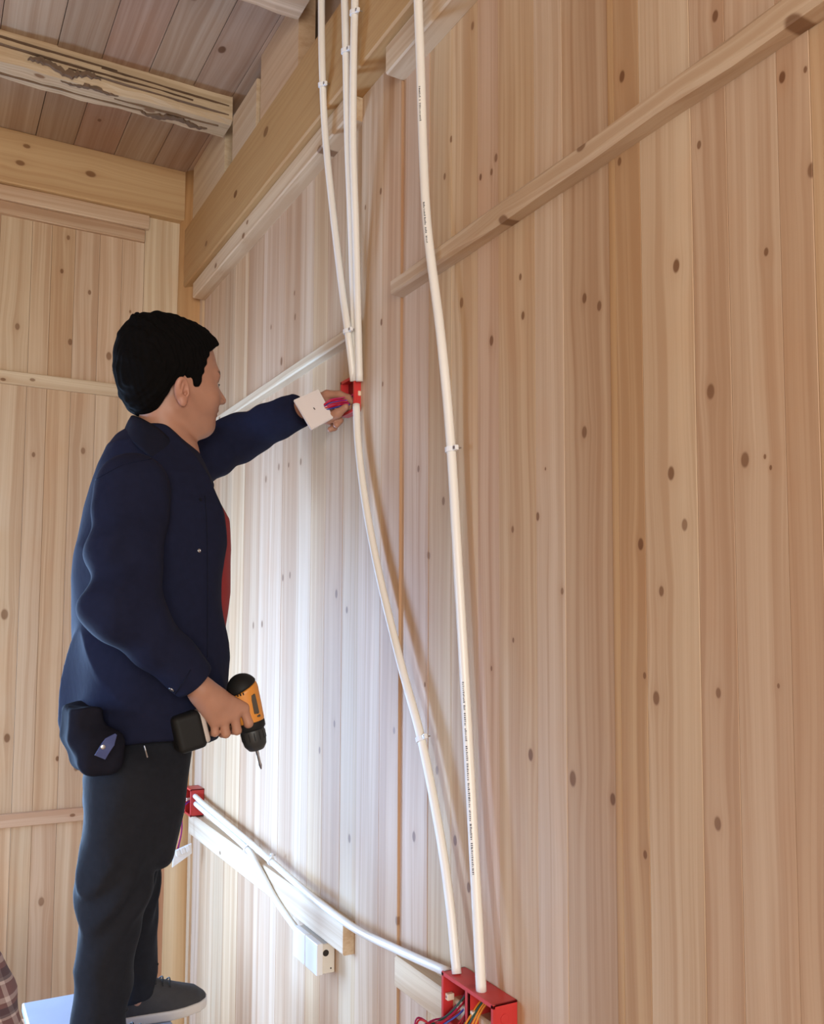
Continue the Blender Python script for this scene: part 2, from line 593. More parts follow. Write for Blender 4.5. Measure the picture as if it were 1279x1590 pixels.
# ---- ceiling boards and floor boards
ce = structure(link('ceiling', board_mesh('ceiling_backing', 3.9, 6.2, 0.04, 0.0), simple('ceiling_backing', (0.3, 0.2, 0.13), 0.8)))
ce.matrix_world = frame(*[Vector(a) for a in AX['ceiling']], (XL / 2, -3.0, ZC + 0.045))
bpy.context.view_layer.update()
x = 0.10
i = 0
while x > XL:
    nx = x - random.choice((0.135, 0.15, 0.165))
    ks = [(random.uniform(-.05, .05), random.uniform(1.0, 2.9), random.uniform(.006, .012)) for _ in range(3)]
    if i == 2: ks = [(0.02, 1.35, 0.022), (-0.04, 1.9, 0.012)]
    if i == 1: ks = [(0.0, 1.62, 0.016), (-0.04, 2.1, 0.012)]
    pr_ = random.uniform(0, 0.004)
    board('ceiling_plank', 'ceiling', ce, (nx + .001, YR, ZC - pr_), (x - .001, 0.02, ZC + .022),
          [(.47, .335, .245), (.42, .30, .215), (.45, .34, .245), (.43, .29, .21), (.40, .29, .20), (.47, .35, .25), (.44, .31, .225)][i % 7], knots=ks)
    x = nx
    i += 1
fl = structure(link('floor', board_mesh('floor_backing', 3.9, 6.2, 0.04, 0.0), simple('floor_backing', (0.25, 0.17, 0.1), 0.8)))
fl.matrix_world = frame(*[Vector(a) for a in AX['floor']], (XL / 2, -3.0, -0.045))
bpy.context.view_layer.update()
x = 0.0
while x > XL:
    nx = max(x - 0.18, XL)
    board('floor_plank', 'floor', fl, (nx + .001, YR, -.022), (x - .001, 0.0, random.uniform(-.002, 0)), random.choice('MTD'))
    x = nx

# ------------------------------------------------------------------ timber frame
bt = (0.46, 0.285, 0.122)
o = board('corner_post', 'right', None, (-0.1, -0.1, 0), (0, 0, 1), bt)
bpy.data.objects.remove(o)
bm = bmesh.new()
for_prof = []
rings = []
for iz in range(25):
    z = ZC * iz / 24
    ring = []
    for k in range(28):
        a = 2 * math.pi * k / 28
        r = 0.074 + 0.0022 * math.sin(3 * a + z * 2) + 0.0015 * math.sin(7 * a - z * 3)
        ring.append(bm.verts.new((-0.006 + r * math.cos(a), -0.014 + r * math.sin(a), z)))
    rings.append(ring)
for i in range(24):
    for k in range(28):
        bm.faces.new((rings[i][k], rings[i][(k + 1) % 28], rings[i + 1][(k + 1) % 28], rings[i + 1][k]))
bm.faces.new(rings[0][::-1])
bm.faces.new(rings[-1])
post = bm_obj('corner_post', bm, TIMBER, smooth=True)
post.color = (0.53, 0.315, 0.14, 1)
for i, kv in enumerate([(-0.05, 3.10, 0.012), (-0.03, 3.08, 0.012), (-0.05, 0.99, 0.006)]):
    post['k%d' % i] = list(kv)
tag(post, 'round honey-coloured log post standing in the corner between the two board walls', 'post')

beam = board('wall_beam', 'right_rail', None, (-0.07, YR, 2.986), (0.06, -0.06, 3.225), bt, mat=TIMBER, ch=0.005,
             knots=[(0.02, 2.3, 0.012), (-0.05, 2.0, 0.014), (0.06, 2.65, 0.01), (-0.02, 1.55, 0.008)])
tag(beam, 'long tan beam running along the top of the right wall under the joists', 'beam')
beam2 = board('wall_beam', 'back_rail', None, (XL, -0.050, 3.266), (-0.07, 0.03, ZC), (0.58, 0.395, 0.215), mat=TIMBER, ch=0.005,
              knots=[(0.0, -1.45, 0.012), (0.02, -1.2, 0.01), (-0.05, -1.22, 0.008)])
tag(beam2, 'pale tan beam across the top of the back wall, left of the corner post', 'beam')


def joist(y0, y1, z0, label, ks, barks):
    t = empty('joist', (XL / 2, (y0 + y1) / 2, z0))
    tag(t, label, 'joist', None)
    o = board('timber', 'joist', t, (XL, y0, z0), (-0.062, y1, ZC), 'C', mat=BARKY, ch=0.014, knots=ks, wane=0.005, nl=60)
    for (xa, xb, ya, yb, side) in barks:
        bm = bmesh.new()
        n = 30
        for face in (0,):
            top = []
            bot = []
            for i in range(n + 1):
                s = i / n
                w = math.sin(math.pi * s) ** 0.6
                xx = xa + (xb - xa) * s
                mid = (ya + yb) / 2 + (random.uniform(-.12, .12) + .3 * math.sin(s * 9)) * (yb - ya) - (s - .5) * .006
                hw = (yb - ya) / 2 * w * random.uniform(0.25, 1.0)
                if side == 'front':      # on the face turned to the camera: ya, yb are heights
                    q = y0 - 0.0065
                    top.append([bm.verts.new((xx, q - 0.002 * w, mid + hw)), bm.verts.new((xx, q + 0.008, mid + hw + .002))])
                    bot.append([bm.verts.new((xx, q - 0.002 * w, mid - hw)), bm.verts.new((xx, q + 0.008, mid - hw - .002))])
                else:
                    q = z0 - 0.004
                    top.append([bm.verts.new((xx, mid + hw, q - 0.002 * w)), bm.verts.new((xx, mid + hw + .002, q + .008))])
                    bot.append([bm.verts.new((xx, mid - hw, q - 0.002 * w)), bm.verts.new((xx, mid - hw - .002, q + .008))])
            for i in range(n):
                bm.faces.new((top[i][0], top[i + 1][0], bot[i + 1][0], bot[i][0]))
                bm.faces.new((top[i][1], top[i + 1][1], top[i + 1][0], top[i][0]))
                bm.faces.new((bot[i][0], bot[i + 1][0], bot[i + 1][1], bot[i][1]))
        bm_obj('bark_and_crack', bm, BARK, t)
    return t


def zof(px, py, Y): return at(px, py, 1, Y).z
joist(-0.650, -0.530, 3.375, 'rough joist with dark bark patches nearest the corner post, resting on the wall beam',
      [(0.0, 1.55, 0.012), (0.03, 1.2, 0.01)],
      [(-0.72, -0.50, 3.384, 3.412, 'front'), (-0.62, -0.44, -0.640, -0.622, 'under'), (-0.36, -0.13, -0.600, -0.560, 'under'),
       (-1.05, -0.20, 3.4195, 3.4225, 'front'), (-0.60, -0.075, 3.4020, 3.4042, 'front'), (-0.95, -0.45, 3.4450, 3.4472, 'front'),  # the thin dark strips stand for long cracks, not bark
       (-0.50, -0.075, 3.4350, 3.4368, 'front'), (-0.45, -0.10, -0.6120, -0.6100, 'under'), (-1.0, -0.35, -0.578, -0.5755, 'under')])
joist(-1.375, -1.255, 3.375, 'rough joist second from the corner, its end showing at the top edge of the picture',
      [(0.02, 1.6, 0.012)], [(-0.16, -0.08, 3.39, 3.41, 'front')])
joist(-2.150, -2.030, 3.375, 'rough joist overhead, third from the corner post, above the picture', [], [])


def blocking(y0, y1, x0, z1, label, c):
    o = board('blocking', 'right_rail', None, (x0, y0, 3.226), (0.0, y1, z1), c, ch=0.003, mat=TIMBER)
    return tag(o, label, 'blocking')


blocking(-0.525, -0.10, -0.050, ZC - 0.001, 'pale blocking piece on the beam between corner post and first joist', 'C')
blocking(-1.25, -0.92, -0.052, ZC - 0.001, 'tan blocking piece on the beam between the two joists', 'T')
blocking(-0.905, -0.655, -0.061, 3.40, 'light block set against the end of the nearer bark-patched joist', 'L')

# ------------------------------------------------------------------ electrical hardware
PVC = simple('white_pvc', (0.80, 0.77, 0.72), 0.32, 0.04, 12)
PVCD = simple('pvc_print', (0.05, 0.05, 0.06), 0.6)
RED = simple('red_plastic', (0.56, 0.035, 0.035), 0.38, 0.10, 25)
REDD = simple('shaded_red_plastic', (0.22, 0.012, 0.014), 0.5)  # box backs: shade of the recess put into a darker red
CREAM = simple('cream_plastic', (0.78, 0.62, 0.48), 0.4)
WHITEP = simple('white_plastic', (0.80, 0.81, 0.84), 0.28)
STEEL = simple('steel', (0.45, 0.45, 0.47), 0.3, metal=1.0)
WRED = simple('red_wire', (0.50, 0.01, 0.03), 0.35)
WBLUE = simple('blue_wire', (0.02, 0.04, 0.28), 0.35)
WMAG = simple('magenta_wire', (0.45, 0.01, 0.12), 0.35)
WORG = simple('orange_wire', (0.80, 0.28, 0.03), 0.35)
WGRN = simple('green_wire', (0.02, 0.10, 0.08), 0.35)
DARK = simple('dark_hole', (0.02, 0.014, 0.012), 0.7)

R16 = 0.0092


def conduit(pts, label, clips=(), prints=(), r=R16, group=None):
    """pts: (px, py, distance from the wall)"""
    P = [at(a, b_, 0, -x) for a, b_, x in pts]
    if pts[0][1] < 0 and P[0].z < ZC - 0.02:      # goes on up to the ceiling
        P.insert(0, Vector((P[0].x, P[0].y + (P[0].y - P[1].y) * .5, ZC - 0.006)))
    path = catmull(P, 10)
    t = empty('conduit_pipe', P[-1])
    bpy.context.view_layer.update()
    tag(t, label, 'pipe', group)
    bm = bmesh.new()
    bm_tube(bm, path, r, 14)
    bm_obj('pipe', bm, PVC, t, True)
    for (cx, cy) in clips:
        q = min(path, key=lambda p: (lambda c: (c[0] / c[2] * FPX + CC[0] - cx) ** 2 + (c[1] / c[2] * FPX + CC[1] - cy) ** 2)(
            RW.T @ (np.array(p) - CAM)))
        i = path.index(q)
        i = min(max(i, 1), len(path) - 2)
        d = (path[i + 1] - path[i - 1]).normalized()
        bm = bmesh.new()
        n = Vector((-1, 0, 0))
        s_ = d.cross(n).normalized()
        n2 = s_.cross(d)
        ring = []
        for k in range(13):
            a = -0.5 + (math.pi + 1.0) * k / 12
            ring.append((s_ * math.cos(a) + n2 * math.sin(a)))
        if n2.dot(n) < 0:
            ring = [s_ * v.dot(s_) - n2 * v.dot(n2) for v in ring]
        prev = None
        for v in ring:
            row = [bm.verts.new(q + v * rr + d * h) for rr, h in ((r + .0004, -.005), (r + .0030, -.005), (r + .0030, .005), (r + .0004, .005))]
            if prev:
                for k in range(4):
                    bm.faces.new((prev[k], prev[(k + 1) % 4], row[(k + 1) % 4], row[k]))
            else:
                bm.faces.new(row[::-1])
            prev = row
        bm.faces.new(prev)
        # the lug and what the nail goes through, towards the wall
        sd = s_ if s_.y < 0 else -s_
        m = frame(d, sd, d.cross(sd), q + sd * (r + .006))
        bm_box(bm, (-.005, -.005, -.004), (.005, .007, .004), m, 0.001)
        cl = bm_obj('clip', bm, WHITEP, t)
        bm = bmesh.new()
        m = frame(d, sd, d.cross(sd), q + sd * (r + .008))
        if (m @ Vector((0, 0, 1)) - m @ Vector((0, 0, 0))).x > 0:
            zz = -1
        else:
            zz = 1
        bm_lathe(bm, [(0.0016, -.012), (0.0016, 0.004), (0.0034, 0.004), (0.0034, 0.0055)],
                 m @ Matrix.Scale(zz, 4, Vector((0, 0, 1))), 8)
        bm_obj('nail', bm, STEEL, cl)
    if prints:
        bm = bmesh.new()
        for (y0, y1, step) in prints:
            yy = y0
            while yy < y1:
                q = None
                # find the pipe at that height
                for p in path:
                    c = RW.T @ (np.array(p) - CAM)
                    v = c[1] / c[2] * FPX + CC[1]
                    if q is None or abs(v - yy) < q[0]:
                        q = (abs(v - yy), p)
                i = min(max(path.index(q[1]), 1), len(path) - 2)
                d = (path[i + 1] - path[i - 1]).normalized()
                # interpolate along
                p = q[1]
                c = RW.T @ (np.array(p) - CAM)
                v = c[1] / c[2] * FPX + CC[1]
                p = p + d * ((yy - v) / FPX * c[2] / max(-d.z, .2) * 1.0 if d.z < 0 else -(yy - v) / FPX * c[2])
                out = (Vector(CAM) - p)
                out = (out - d * out.dot(d)).normalized()
                sd = d.cross(out)
                o2 = (out * math.cos(0.35) + sd * math.sin(0.35)).normalized()
                m = frame(d, sd, o2, p + o2 * (r + .00005))
                m = frame(d, o2.cross(d), o2, p + o2 * (r + .00005))
                if random.random() < 0.86:
                    bm_box(bm, (-.0011, -.0019, -.0002), (.0011 * random.uniform(.2, 1), .0019 * random.uniform(.1, 1), .0002), m)
                yy += step
        pr = bm_obj('printed_marks', bm, PVCD, t)
        pr['kind'] = 'stuff'
    return t


G1 = None
conduit([(500, -60, .10), (499, 0, .095), (500, 100, .09), (505, 210, .066), (517, 330, .05), (530, 440, .048), (540, 515, .045), (549, 592, .022)],
        'leftmost white conduit pipe, bowing away from the pair above the small red box', clips=[(501, 130), (537, 518)])
conduit([(533, -60, .10), (535, 0, .095), (537, 80, .09), (540, 220, .066), (545, 350, .045), (549, 470, .03), (552, 592, .020)],
        'left pipe of the close white pair dropping into the small red box', clips=[(537, 82)])
conduit([(551, -60, .10), (551, 0, .092), (549, 80, .086), (548, 220, .066), (552, 350, .045), (555, 470, .03), (558, 592, .020)],
        'right pipe of the close white pair dropping into the small red box', clips=[(551, 20)])
conduit([(553, 628, .022), (556, 690, .024), (567, 780, .026), (588, 890, .026), (622, 1030, .026), (654, 1148, .024), (682, 1290, .024),
         (698, 1400, .028), (709, 1512, .036)], 'white conduit curving from the small red box down to the large red box',
        clips=[(655, 1148)])
conduit([(648, -60, .08), (649, 0, .075), (653, 110, .062), (657, 240, .052), (664, 360, .052), (684, 520, .046), (699, 680, .030),
         (711, 880, .026), (722, 1070, .024), (734, 1290, .026), (742, 1440, .032), (747, 1540, .036)],
        'long white conduit with printed marks, furthest right, ending in the large red box', clips=[(699, 692)],
        prints=[(138, 190, 2.6), (318, 385, 2.6), (1060, 1360, 3.0)], r=0.0098)
conduit([(303, 1236, .034), (318, 1250, .036), (390, 1310, .040), (470, 1380, .038), (545, 1438, .036), (620, 1476, .030), (696, 1510, .030)],
        'white conduit slanting from the corner box down to the large red box', clips=[(420, 1338)])
conduit([(304, 1248, .034), (320, 1262, .036), (380, 1314, .040), (400, 1345, .040), (430, 1400, .037), (467, 1452, .034)],
        'short white conduit from the corner box bending down to the white socket box', clips=[(385, 1318)])


def red_box(name, y0, y1, z0, z1, p, label, cells=1, extra=()):
    """surface box open towards the room; y0 nearer the camera"""
    t = empty(name, (0, (y0 + y1) / 2, z0))
    bpy.context.view_layer.update()
    tag(t, label, 'electrical box')
    T = 0.0035
    bm = bmesh.new()
    bm_box(bm, (-p, y0, z0), (-0.0015, y0 + T, z1), None, .0006)
    bm_box(bm, (-p, y1 - T, z0), (-0.0015, y1, z1), None, .0006)
    bm_box(bm, (-p, y0, z0), (-0.0015, y1, z0 + T), None, .0006)
    bm_box(bm, (-p, y0, z1 - T), (-0.0015, y1, z1), None, .0006)
    # rim flange, thickened edges
    f = 0.003
    bm_box(bm, (-p - .0012, y0 - .001, z1 - T - f), (-p + .003, y1 + .001, z1 + .001), None, .0005)
    bm_box(bm, (-p - .0012, y0 - .001, z0 - .001), (-p + .003, y1 + .001, z0 + T + f), None, .0005)
    bm_box(bm, (-p - .0012, y0 - .001, z0), (-p + .003, y0 + T + f, z1), None, .0005)
    bm_box(bm, (-p - .0012, y1 - T - f, z0), (-p + .003, y1 + .001, z1), None, .0005)
    w = (y1 - y0) / cells
    for i in range(1, cells):
        yy = y0 + w * i
        bm_box(bm, (-p - .001, yy - .006, z0), (-0.0015, yy - .003, z1), None, .0006)
        bm_box(bm, (-p - .001, yy + .003, z0), (-0.0015, yy + .006, z1), None, .0006)
        bm_box(bm, (-p - .001, yy - .006, z0), (-p + .004, yy + .006, z1), None, .0006)
    bm_obj('shell', bm, RED, t)
    bm = bmesh.new()
    bm_box(bm, (-.004, y0 + T, z0 + T), (-0.001, y1 - T, z1 - T))
    bm_obj('back_plate', bm, REDD, t)
    for i in range(cells):
        for s in (0, 1):
            yy = y0 + w * i + (T + .007 if s == 0 else w - T - .007)
            zz = (z0 + z1) / 2
            bm = bmesh.new()
            bm_box(bm, (-p + .003, yy - .005, zz - .006), (-p + .018 if p > .03 else -.004, yy + .005, zz + .006), None, .001)
            lug = bm_obj('screw_lug', bm, CREAM, t)
            bm = bmesh.new()
            bm_lathe(bm, [(0.0022, 0), (0.0022, .0012)], frame((0, 1, 0), (0, 0, 1), (-1, 0, 0), (-p + .0035, yy, zz)), 8)
            bm_obj('screw', bm, STEEL, lug)
    # round knock-outs on the side turned to the camera and a snap lug there
    for (dx, dz) in extra:
        bm = bmesh.new()
        bm_lathe(bm, [(0.0085, 0), (0.0085, .0014), (.007, .0016)], frame((1, 0, 0), (0, 0, 1), (0, -1, 0), (-p * dx, y0 + .0002, z0 + (z1 - z0) * dz)), 16)
        bm_obj('knockout', bm, RED, t, False)
    bm = bmesh.new()
    bm_box(bm, (-p * .62, y0 - .003, (z0 + z1) / 2 - .006), (-p * .30, y0 + .001, (z0 + z1) / 2 + .006), None, .001)
    bm_obj('side_lug', bm, CREAM, t)
    return t


boxA = red_box('junction_box', -1.597, -1.513, 2.171, 2.261, .024, 'small red junction box with his hand in it, high on the wall')
boxC = red_box('junction_box', -0.264, -0.180, 0.934, 1.032, .050, 'red junction box low in the corner behind his knees, two pipes entering', extra=[(.5, .8)])
boxD = red_box('junction_box', -2.250, -2.076, 0.900, 0.988, .052, 'large red double junction box full of wires at the bottom edge', cells=2,
               extra=[(.55, .70), (.55, .22)])


def wire(parent, pts, mat, r=0.0016, name='wire'):
    bm = bmesh.new()
    bm_tube(bm, catmull(pts, 8), r, 7)
    return bm_obj(name, bm, mat, parent, True)


def wires(label, loc, strands, r=0.0016):
    t = empty('wire_bundle', loc)
    bpy.context.view_layer.update()
    tag(t, label, 'wires')
    for pts, m in strands:
        wire(t, pts, m, r)
    return t


# wires out of the large box, first and second compartment
st = []
for i in range(15):
    m = [WRED, WMAG, WBLUE, WRED, WGRN, WMAG, WRED, WBLUE][i % 8]
    y0 = -2.095 - random.random() * 0.05
    zt = 0.970 - random.random() * 0.05
    a = Vector((-0.012, y0, zt))
    b1 = Vector((-0.045 - random.random() * .02, y0 + random.uniform(-.01, .02), zt - .03 - random.random() * .02))
    c1 = Vector((-0.085 - random.random() * .04, y0 + random.uniform(.0, .04), 0.915 - random.random() * .02))
    d1 = Vector((-0.12 - random.random() * .05, -2.105 + random.uniform(-.03, .02), .895 - random.random() * .03))
    e1 = Vector((-0.15 - random.random() * .04, -2.10 + random.uniform(-.05, .03), .85 - random.random() * .05))
    st.append(([a, b1, c1, d1, e1], m))
wires('tangle of red, magenta and blue wires spilling from the large red box', (-.08, -2.10, .87), st, 0.0019)
st = []
for i in range(4):
    yy = -2.20 + i * .006
    st.append(([Vector((-.012, yy + .01, .975)), Vector((-.035, yy + .012, .955)), Vector((-.062 - i * .003, yy + .004, .925)),
                Vector((-.085, yy + .012 + i * .004, .895)), Vector((-.11, yy + .03, .86))], [WORG, WORG, WGRN, WORG][i]))
wires('few orange and green wires hanging from the right half of the large red box', (-.06, -2.19, .89), st, 0.0018)

# wires from the corner box down to the hanging switch plate
wp = at(284, 1328, 1, -0.26)
st = []
for i, m in enumerate((WRED, WBLUE, WMAG)):
    j = i * .003
    st.append(([Vector((-.02, -.215 - j, .99)), Vector((-.055, -.222 - j, .98 - j)), Vector((-.078 + j, -.235, .95)),
                at(281 + i * .8, 1290, 1, -.245), at(275 + i, 1318, 1, -.252)], m))
wires('three thin red and blue wires drooping from the corner box behind his legs', (-.08, -.23, .88), st, 0.0017)

# plate hanging on them: back of a switch, a white slab with ribs
c0 = [at(270, 1321, 1, -.262), at(297, 1309, 1, -.262), at(297.5, 1325, 1, -.262), at(267, 1347, 1, -.262)]
cen = (c0[0] + c0[1] + c0[2] + c0[3]) / 4
xa = (c0[1] - c0[0]).normalized()
za = (c0[0] - c0[3]).normalized()
ya = za.cross(xa).normalized()
za2 = xa.cross(ya)
t = empty('switch_plate', cen)
bpy.context.view_layer.update()
tag(t, 'small white switch plate dangling on thin wires beside his knee', 'switch plate')
bm = bmesh.new()
lo = [bm.verts.new(v + ya * .004) for v in c0]
hi = [bm.verts.new(v - ya * .004) for v in c0]
for i in range(4):
    bm.faces.new((lo[i], lo[(i + 1) % 4], hi[(i + 1) % 4], hi[i]))
bm.faces.new(lo[::-1])
bm.faces.new(hi)
bmesh.ops.bevel(bm, geom=list(bm.edges), offset=.0012, segments=2, affect='EDGES')
bm_obj('plate', bm, WHITEP, t)
for k in (0.22, 0.5, 0.78):
    bm = bmesh.new()
    pc = c0[0].lerp(c0[1], k) + (c0[3] - c0[0]).normalized() * .012
    bm_box(bm, (-.007, -.008, -.012), (.007, .004, .010), frame(xa, ya, za2, pc), .0012)
    bm_obj('terminal', bm, WHITEP, t)

# white two-gang surface box under the batten
t = empty('socket_box', (0, -1.38, .775))
bpy.context.view_layer.update()
tag(t, 'white two-part socket box on the wall under the slanting pipe', 'electrical box')
Y0, Y1, Z0, Z1 = -1.462, -1.302, 0.773, 0.846
bm = bmesh.new()
bm_box(bm, (-.036, Y0, Z0), (-.001, Y1, Z1), None, .002)
bm_obj('box', bm, simple('white_painted_wood', (0.72, 0.68, 0.62), 0.5, 0.08, 30), t)
for a, b_ in ((Y0, -1.385), (-1.379, Y1)):
    bm = bmesh.new()
    bm_box(bm, (-.050, a, Z0 - .002), (-.033, b_, Z1 + .002), None, .0022, 2)
    bm_obj('cover', bm, WHITEP, t)
bm = bmesh.new()
bm_lathe(bm, [(0.008, -.001), (.008, .0006), (.0065, .0008), (.006, 0.0002)], frame((1, 0, 0), (0, 0, 1), (0, -1, 0), (-.026, Y0 - .0003, .824)), 18)
bm_obj('cable_hole', bm, DARK, t)
bm = bmesh.new()
bm_lathe(bm, [(0.002, -.001), (.002, .0008)], frame((1, 0, 0), (0, 0, 1), (0, -1, 0), (-.012, Y0 - .0003, .785)), 8)
bm_obj('screw_hole', bm, DARK, t)

# ------------------------------------------------------------------ bench he stands on
ZB = 0.700
BX0, BX1, BY0, BY1 = -0.688, -0.385, -1.85, -1.10
t = empty('work_bench', ((BX0 + BX1) / 2, (BY0 + BY1) / 2, 0))
bpy.context.view_layer.update()
tag(t, 'narrow bench with a smooth pale blue top under his shoes', 'bench')
BLUEW = simple('pale_blue_laminate', (0.40, 0.48, 0.64), 0.35, 0.10, 14)
bm = bmesh.new()
bm_box(bm, (BX0, BY0, ZB - .022), (BX1, BY1, ZB), None, .004, 2)
bm_obj('top', bm, BLUEW, t)
for sx in (0, 1):
    for sy in (0, 1):
        x = BX0 + .03 if sx == 0 else BX1 - .03
        y = BY0 + .05 if sy == 0 else BY1 - .05
        bm = bmesh.new()
        bm_box(bm, (x - .018, y - .018, 0), (x + .018, y + .018, ZB - .022), None, .003)
        o = bm_obj('leg', bm, TIMBER, t)
        o.color = tone('T')
for y in (BY0 + .05, BY1 - .05):
    bm = bmesh.new()
    bm_box(bm, (BX0 + .048, y - .010, .24), (BX1 - .048, y + .010, .28), None, .003)
    o = bm_obj('stretcher', bm, TIMBER, t)
    o.color = tone('T')

# ------------------------------------------------------------------ soft bodies from distance fields
def V(*a): return np.array(a, dtype=np.float64)


def smin(a, b, k):
    h = np.clip(0.5 + 0.5 * (b - a) / k, 0, 1)
    return b + (a - b) * h - k * h * (1 - h)


def smax(a, b, k): return -smin(-a, -b, k)


def ell(P, c, r, rot=None):
    q = P - np.asarray(c)
    if rot is not None: q = q @ rot          # rot columns = local axes
    r = np.asarray(r)
    k0 = np.sqrt(((q / r) ** 2).sum(-1))
    k1 = np.sqrt(((q / (r * r)) ** 2).sum(-1)) + 1e-9
    return k0 * (k0 - 1.0) / k1


def cone(P, a, b, r1, r2):
    """tapered capsule"""
    a = np.asarray(a, float)
    b = np.asarray(b, float)
    ab = b - a
    t = np.clip(((P - a) @ ab) / (ab @ ab), 0, 1)
    d = P - a - t[..., None] * ab
    return np.sqrt((d * d).sum(-1)) - (r1 + (r2 - r1) * t)


def chain(P, pts, rr, k=0.01):
    d = None
    for i in range(len(pts) - 1):
        e = cone(P, pts[i], pts[i + 1], rr[i], rr[i + 1])
        d = e if d is None else smin(d, e, k)
    return d


def rbox(P, c, h, r, rot=None):
    q = P - np.asarray(c)
    if rot is not None: q = q @ rot
    q = np.abs(q) - (np.asarray(h) - r)
    return np.sqrt((np.maximum(q, 0) ** 2).sum(-1)) + np.minimum(q.max(-1), 0) - r


def cloth_noise(P, s=1.0, seed=0.0):
    x, y, z = P[..., 0] * s, P[..., 1] * s, P[..., 2] * s
    a = np.sin(x * 21 + 3 * np.sin(z * 9 + seed) + seed) * np.sin(z * 17 + 2 * np.sin(y * 13 + seed * 2))
    b = np.sin(y * 31 + 2.3 * np.sin(x * 15 + seed)) * np.sin(z * 29 + 2 * np.sin(x * 19 + 1.7 * seed))
    return a * 0.6 + b * 0.4


def crease(P, seed=0.0, s=1.0):
    """sharp-edged folds running slantwise"""
    x, y, z = P[..., 0] * s, P[..., 1] * s, P[..., 2] * s
    u = z * 38 + x * 22 + 2.6 * np.sin(x * 11 + y * 15 + seed) + 1.8 * np.sin(z * 13 - y * 9 + seed * 1.7)
    m = 0.5 + 0.5 * np.sin(x * 9 + z * 11 + y * 7 + seed * 3)
    return (1 - 2 * np.abs(np.sin(u * 0.5))) * m


def polygonize(f, lo, hi, h, B=8, margin=1.35):
    """surface nets on the blocks the surface passes through"""
    lo = np.asarray(lo, float)
    hi = np.asarray(hi, float)
    nb = np.ceil((hi - lo) / (h * B)).astype(int)
    g = np.stack(np.meshgrid(*[np.arange(n) for n in nb], indexing='ij'), -1).reshape(-1, 3)
    cen = lo + (g + 0.5) * (h * B)
    d = f(cen)
    act = g[np.abs(d) < h * B * 0.87 * margin]
    o = np.stack(np.meshgrid(*[np.arange(B + 1)] * 3, indexing='ij'), -1)
    verts, keys, edges = [], [], []
    N = (nb * B + 2).astype(np.int64)

    def key(ijk): return (ijk[..., 0] * N[1] + ijk[..., 1]) * N[2] + ijk[..., 2]
    quads = []
    for s in range(0, len(act), 800):
        A = act[s:s + 800]
        I = A[:, None, None, None, :] * B + o[None]
        D = f((lo + I * h).reshape(-1, 3)).reshape(I.shape[:-1])
        sg = D < 0
        # cells
        c = np.zeros(sg[:, :-1, :-1, :-1].shape, np.int8)
        acc = np.zeros(c.shape + (3,))
        cnt = np.zeros(c.shape)
        corners = [(i, j, k) for i in (0, 1) for j in (0, 1) for k in (0, 1)]

        def sl(i, j, k): return (slice(None), slice(i, B + i), slice(j, B + j), slice(k, B + k))
        for (i, j, k) in corners:
            for ax in range(3):
                if (i, j, k)[ax] == 1: continue
                e = [i, j, k]
                e[ax] = 1
                d0 = D[sl(i, j, k)]
                d1 = D[sl(*e)]
                cr = (d0 < 0) != (d1 < 0)
                den = np.where(np.abs(d0 - d1) < 1e-12, 1, d0 - d1)
                t = np.where(cr, d0 / den, 0)
                for q in range(3):
                    acc[..., q] += np.where(cr, (i, j, k)[q] + (t if q == ax else 0), 0)
                cnt += cr
        m = cnt > 0
        base = (A[:, None, None, None, :] * B + o[None, :B, :B, :B])
        ci = base[m]
        verts.append(lo + (ci + acc[m] / cnt[m][:, None]) * h)
        keys.append(key(ci))
        for ax in range(3):
            e = [0, 0, 0]
            e[ax] = 1
            d0 = sg[sl(0, 0, 0)]
            d1 = sg[sl(*e)]
            mm = d0 != d1
            p = base[mm]
            u = np.zeros(3, int)
            v = np.zeros(3, int)
            u[(ax + 1) % 3] = 1
            v[(ax + 2) % 3] = 1
            q = np.stack([key(p), key(p - u), key(p - u - v), key(p - v)], -1)
            inside = d0[mm]
            q[~inside] = q[~inside][:, ::-1]
            quads.append(q)
    verts = np.concatenate(verts)
    keys = np.concatenate(keys)
    quads = np.concatenate(quads)
    srt = np.argsort(keys)
    sk = keys[srt]
    pos = np.searchsorted(sk, quads)
    pos = np.clip(pos, 0, len(sk) - 1)
    ok = (sk[pos] == quads).all(1)
    F = srt[pos[ok]]
    return verts, F


def sdf_obj(name, f, lo, hi, h, mat, parent=None, smooth_it=1, proj=True):
    v, F = polygonize(f, lo, hi, h)
    me = bpy.data.meshes.new(name)
    me.vertices.add(len(v))
    me.vertices.foreach_set('co', v.astype(np.float32).ravel())
    me.loops.add(len(F) * 4)
    me.loops.foreach_set('vertex_index', F.astype(np.int32).ravel())
    me.polygons.add(len(F))
    me.polygons.foreach_set('loop_start', np.arange(len(F), dtype=np.int32) * 4)
    me.polygons.foreach_set('loop_total', np.full(len(F), 4, np.int32))
    me.polygons.foreach_set('use_smooth', np.ones(len(F), bool))
    me.update(calc_edges=True)
    me.validate()
    o = link(name, me, mat)
    if parent is not None: sub(o, parent)
    return o, v, F


def A3(px, py, Y):
    return np.array(at(px, py, 1, Y))


def rows(tab, Y):
    """(py, left px, right px) silhouette rows on the plane Y -> z, centre x, half width"""
    out = []
    for py, l, r in tab:
        a, b = A3(l, py, Y), A3(r, py, Y)
        out.append(((a[2] + b[2]) / 2, (a[0] + b[0]) / 2, (b[0] - a[0]) / 2))
    out.sort()
    return np.array(out)


CT, ST = math.cos(math.radians(14)), math.sin(math.radians(14))      # the trunk is turned a little away


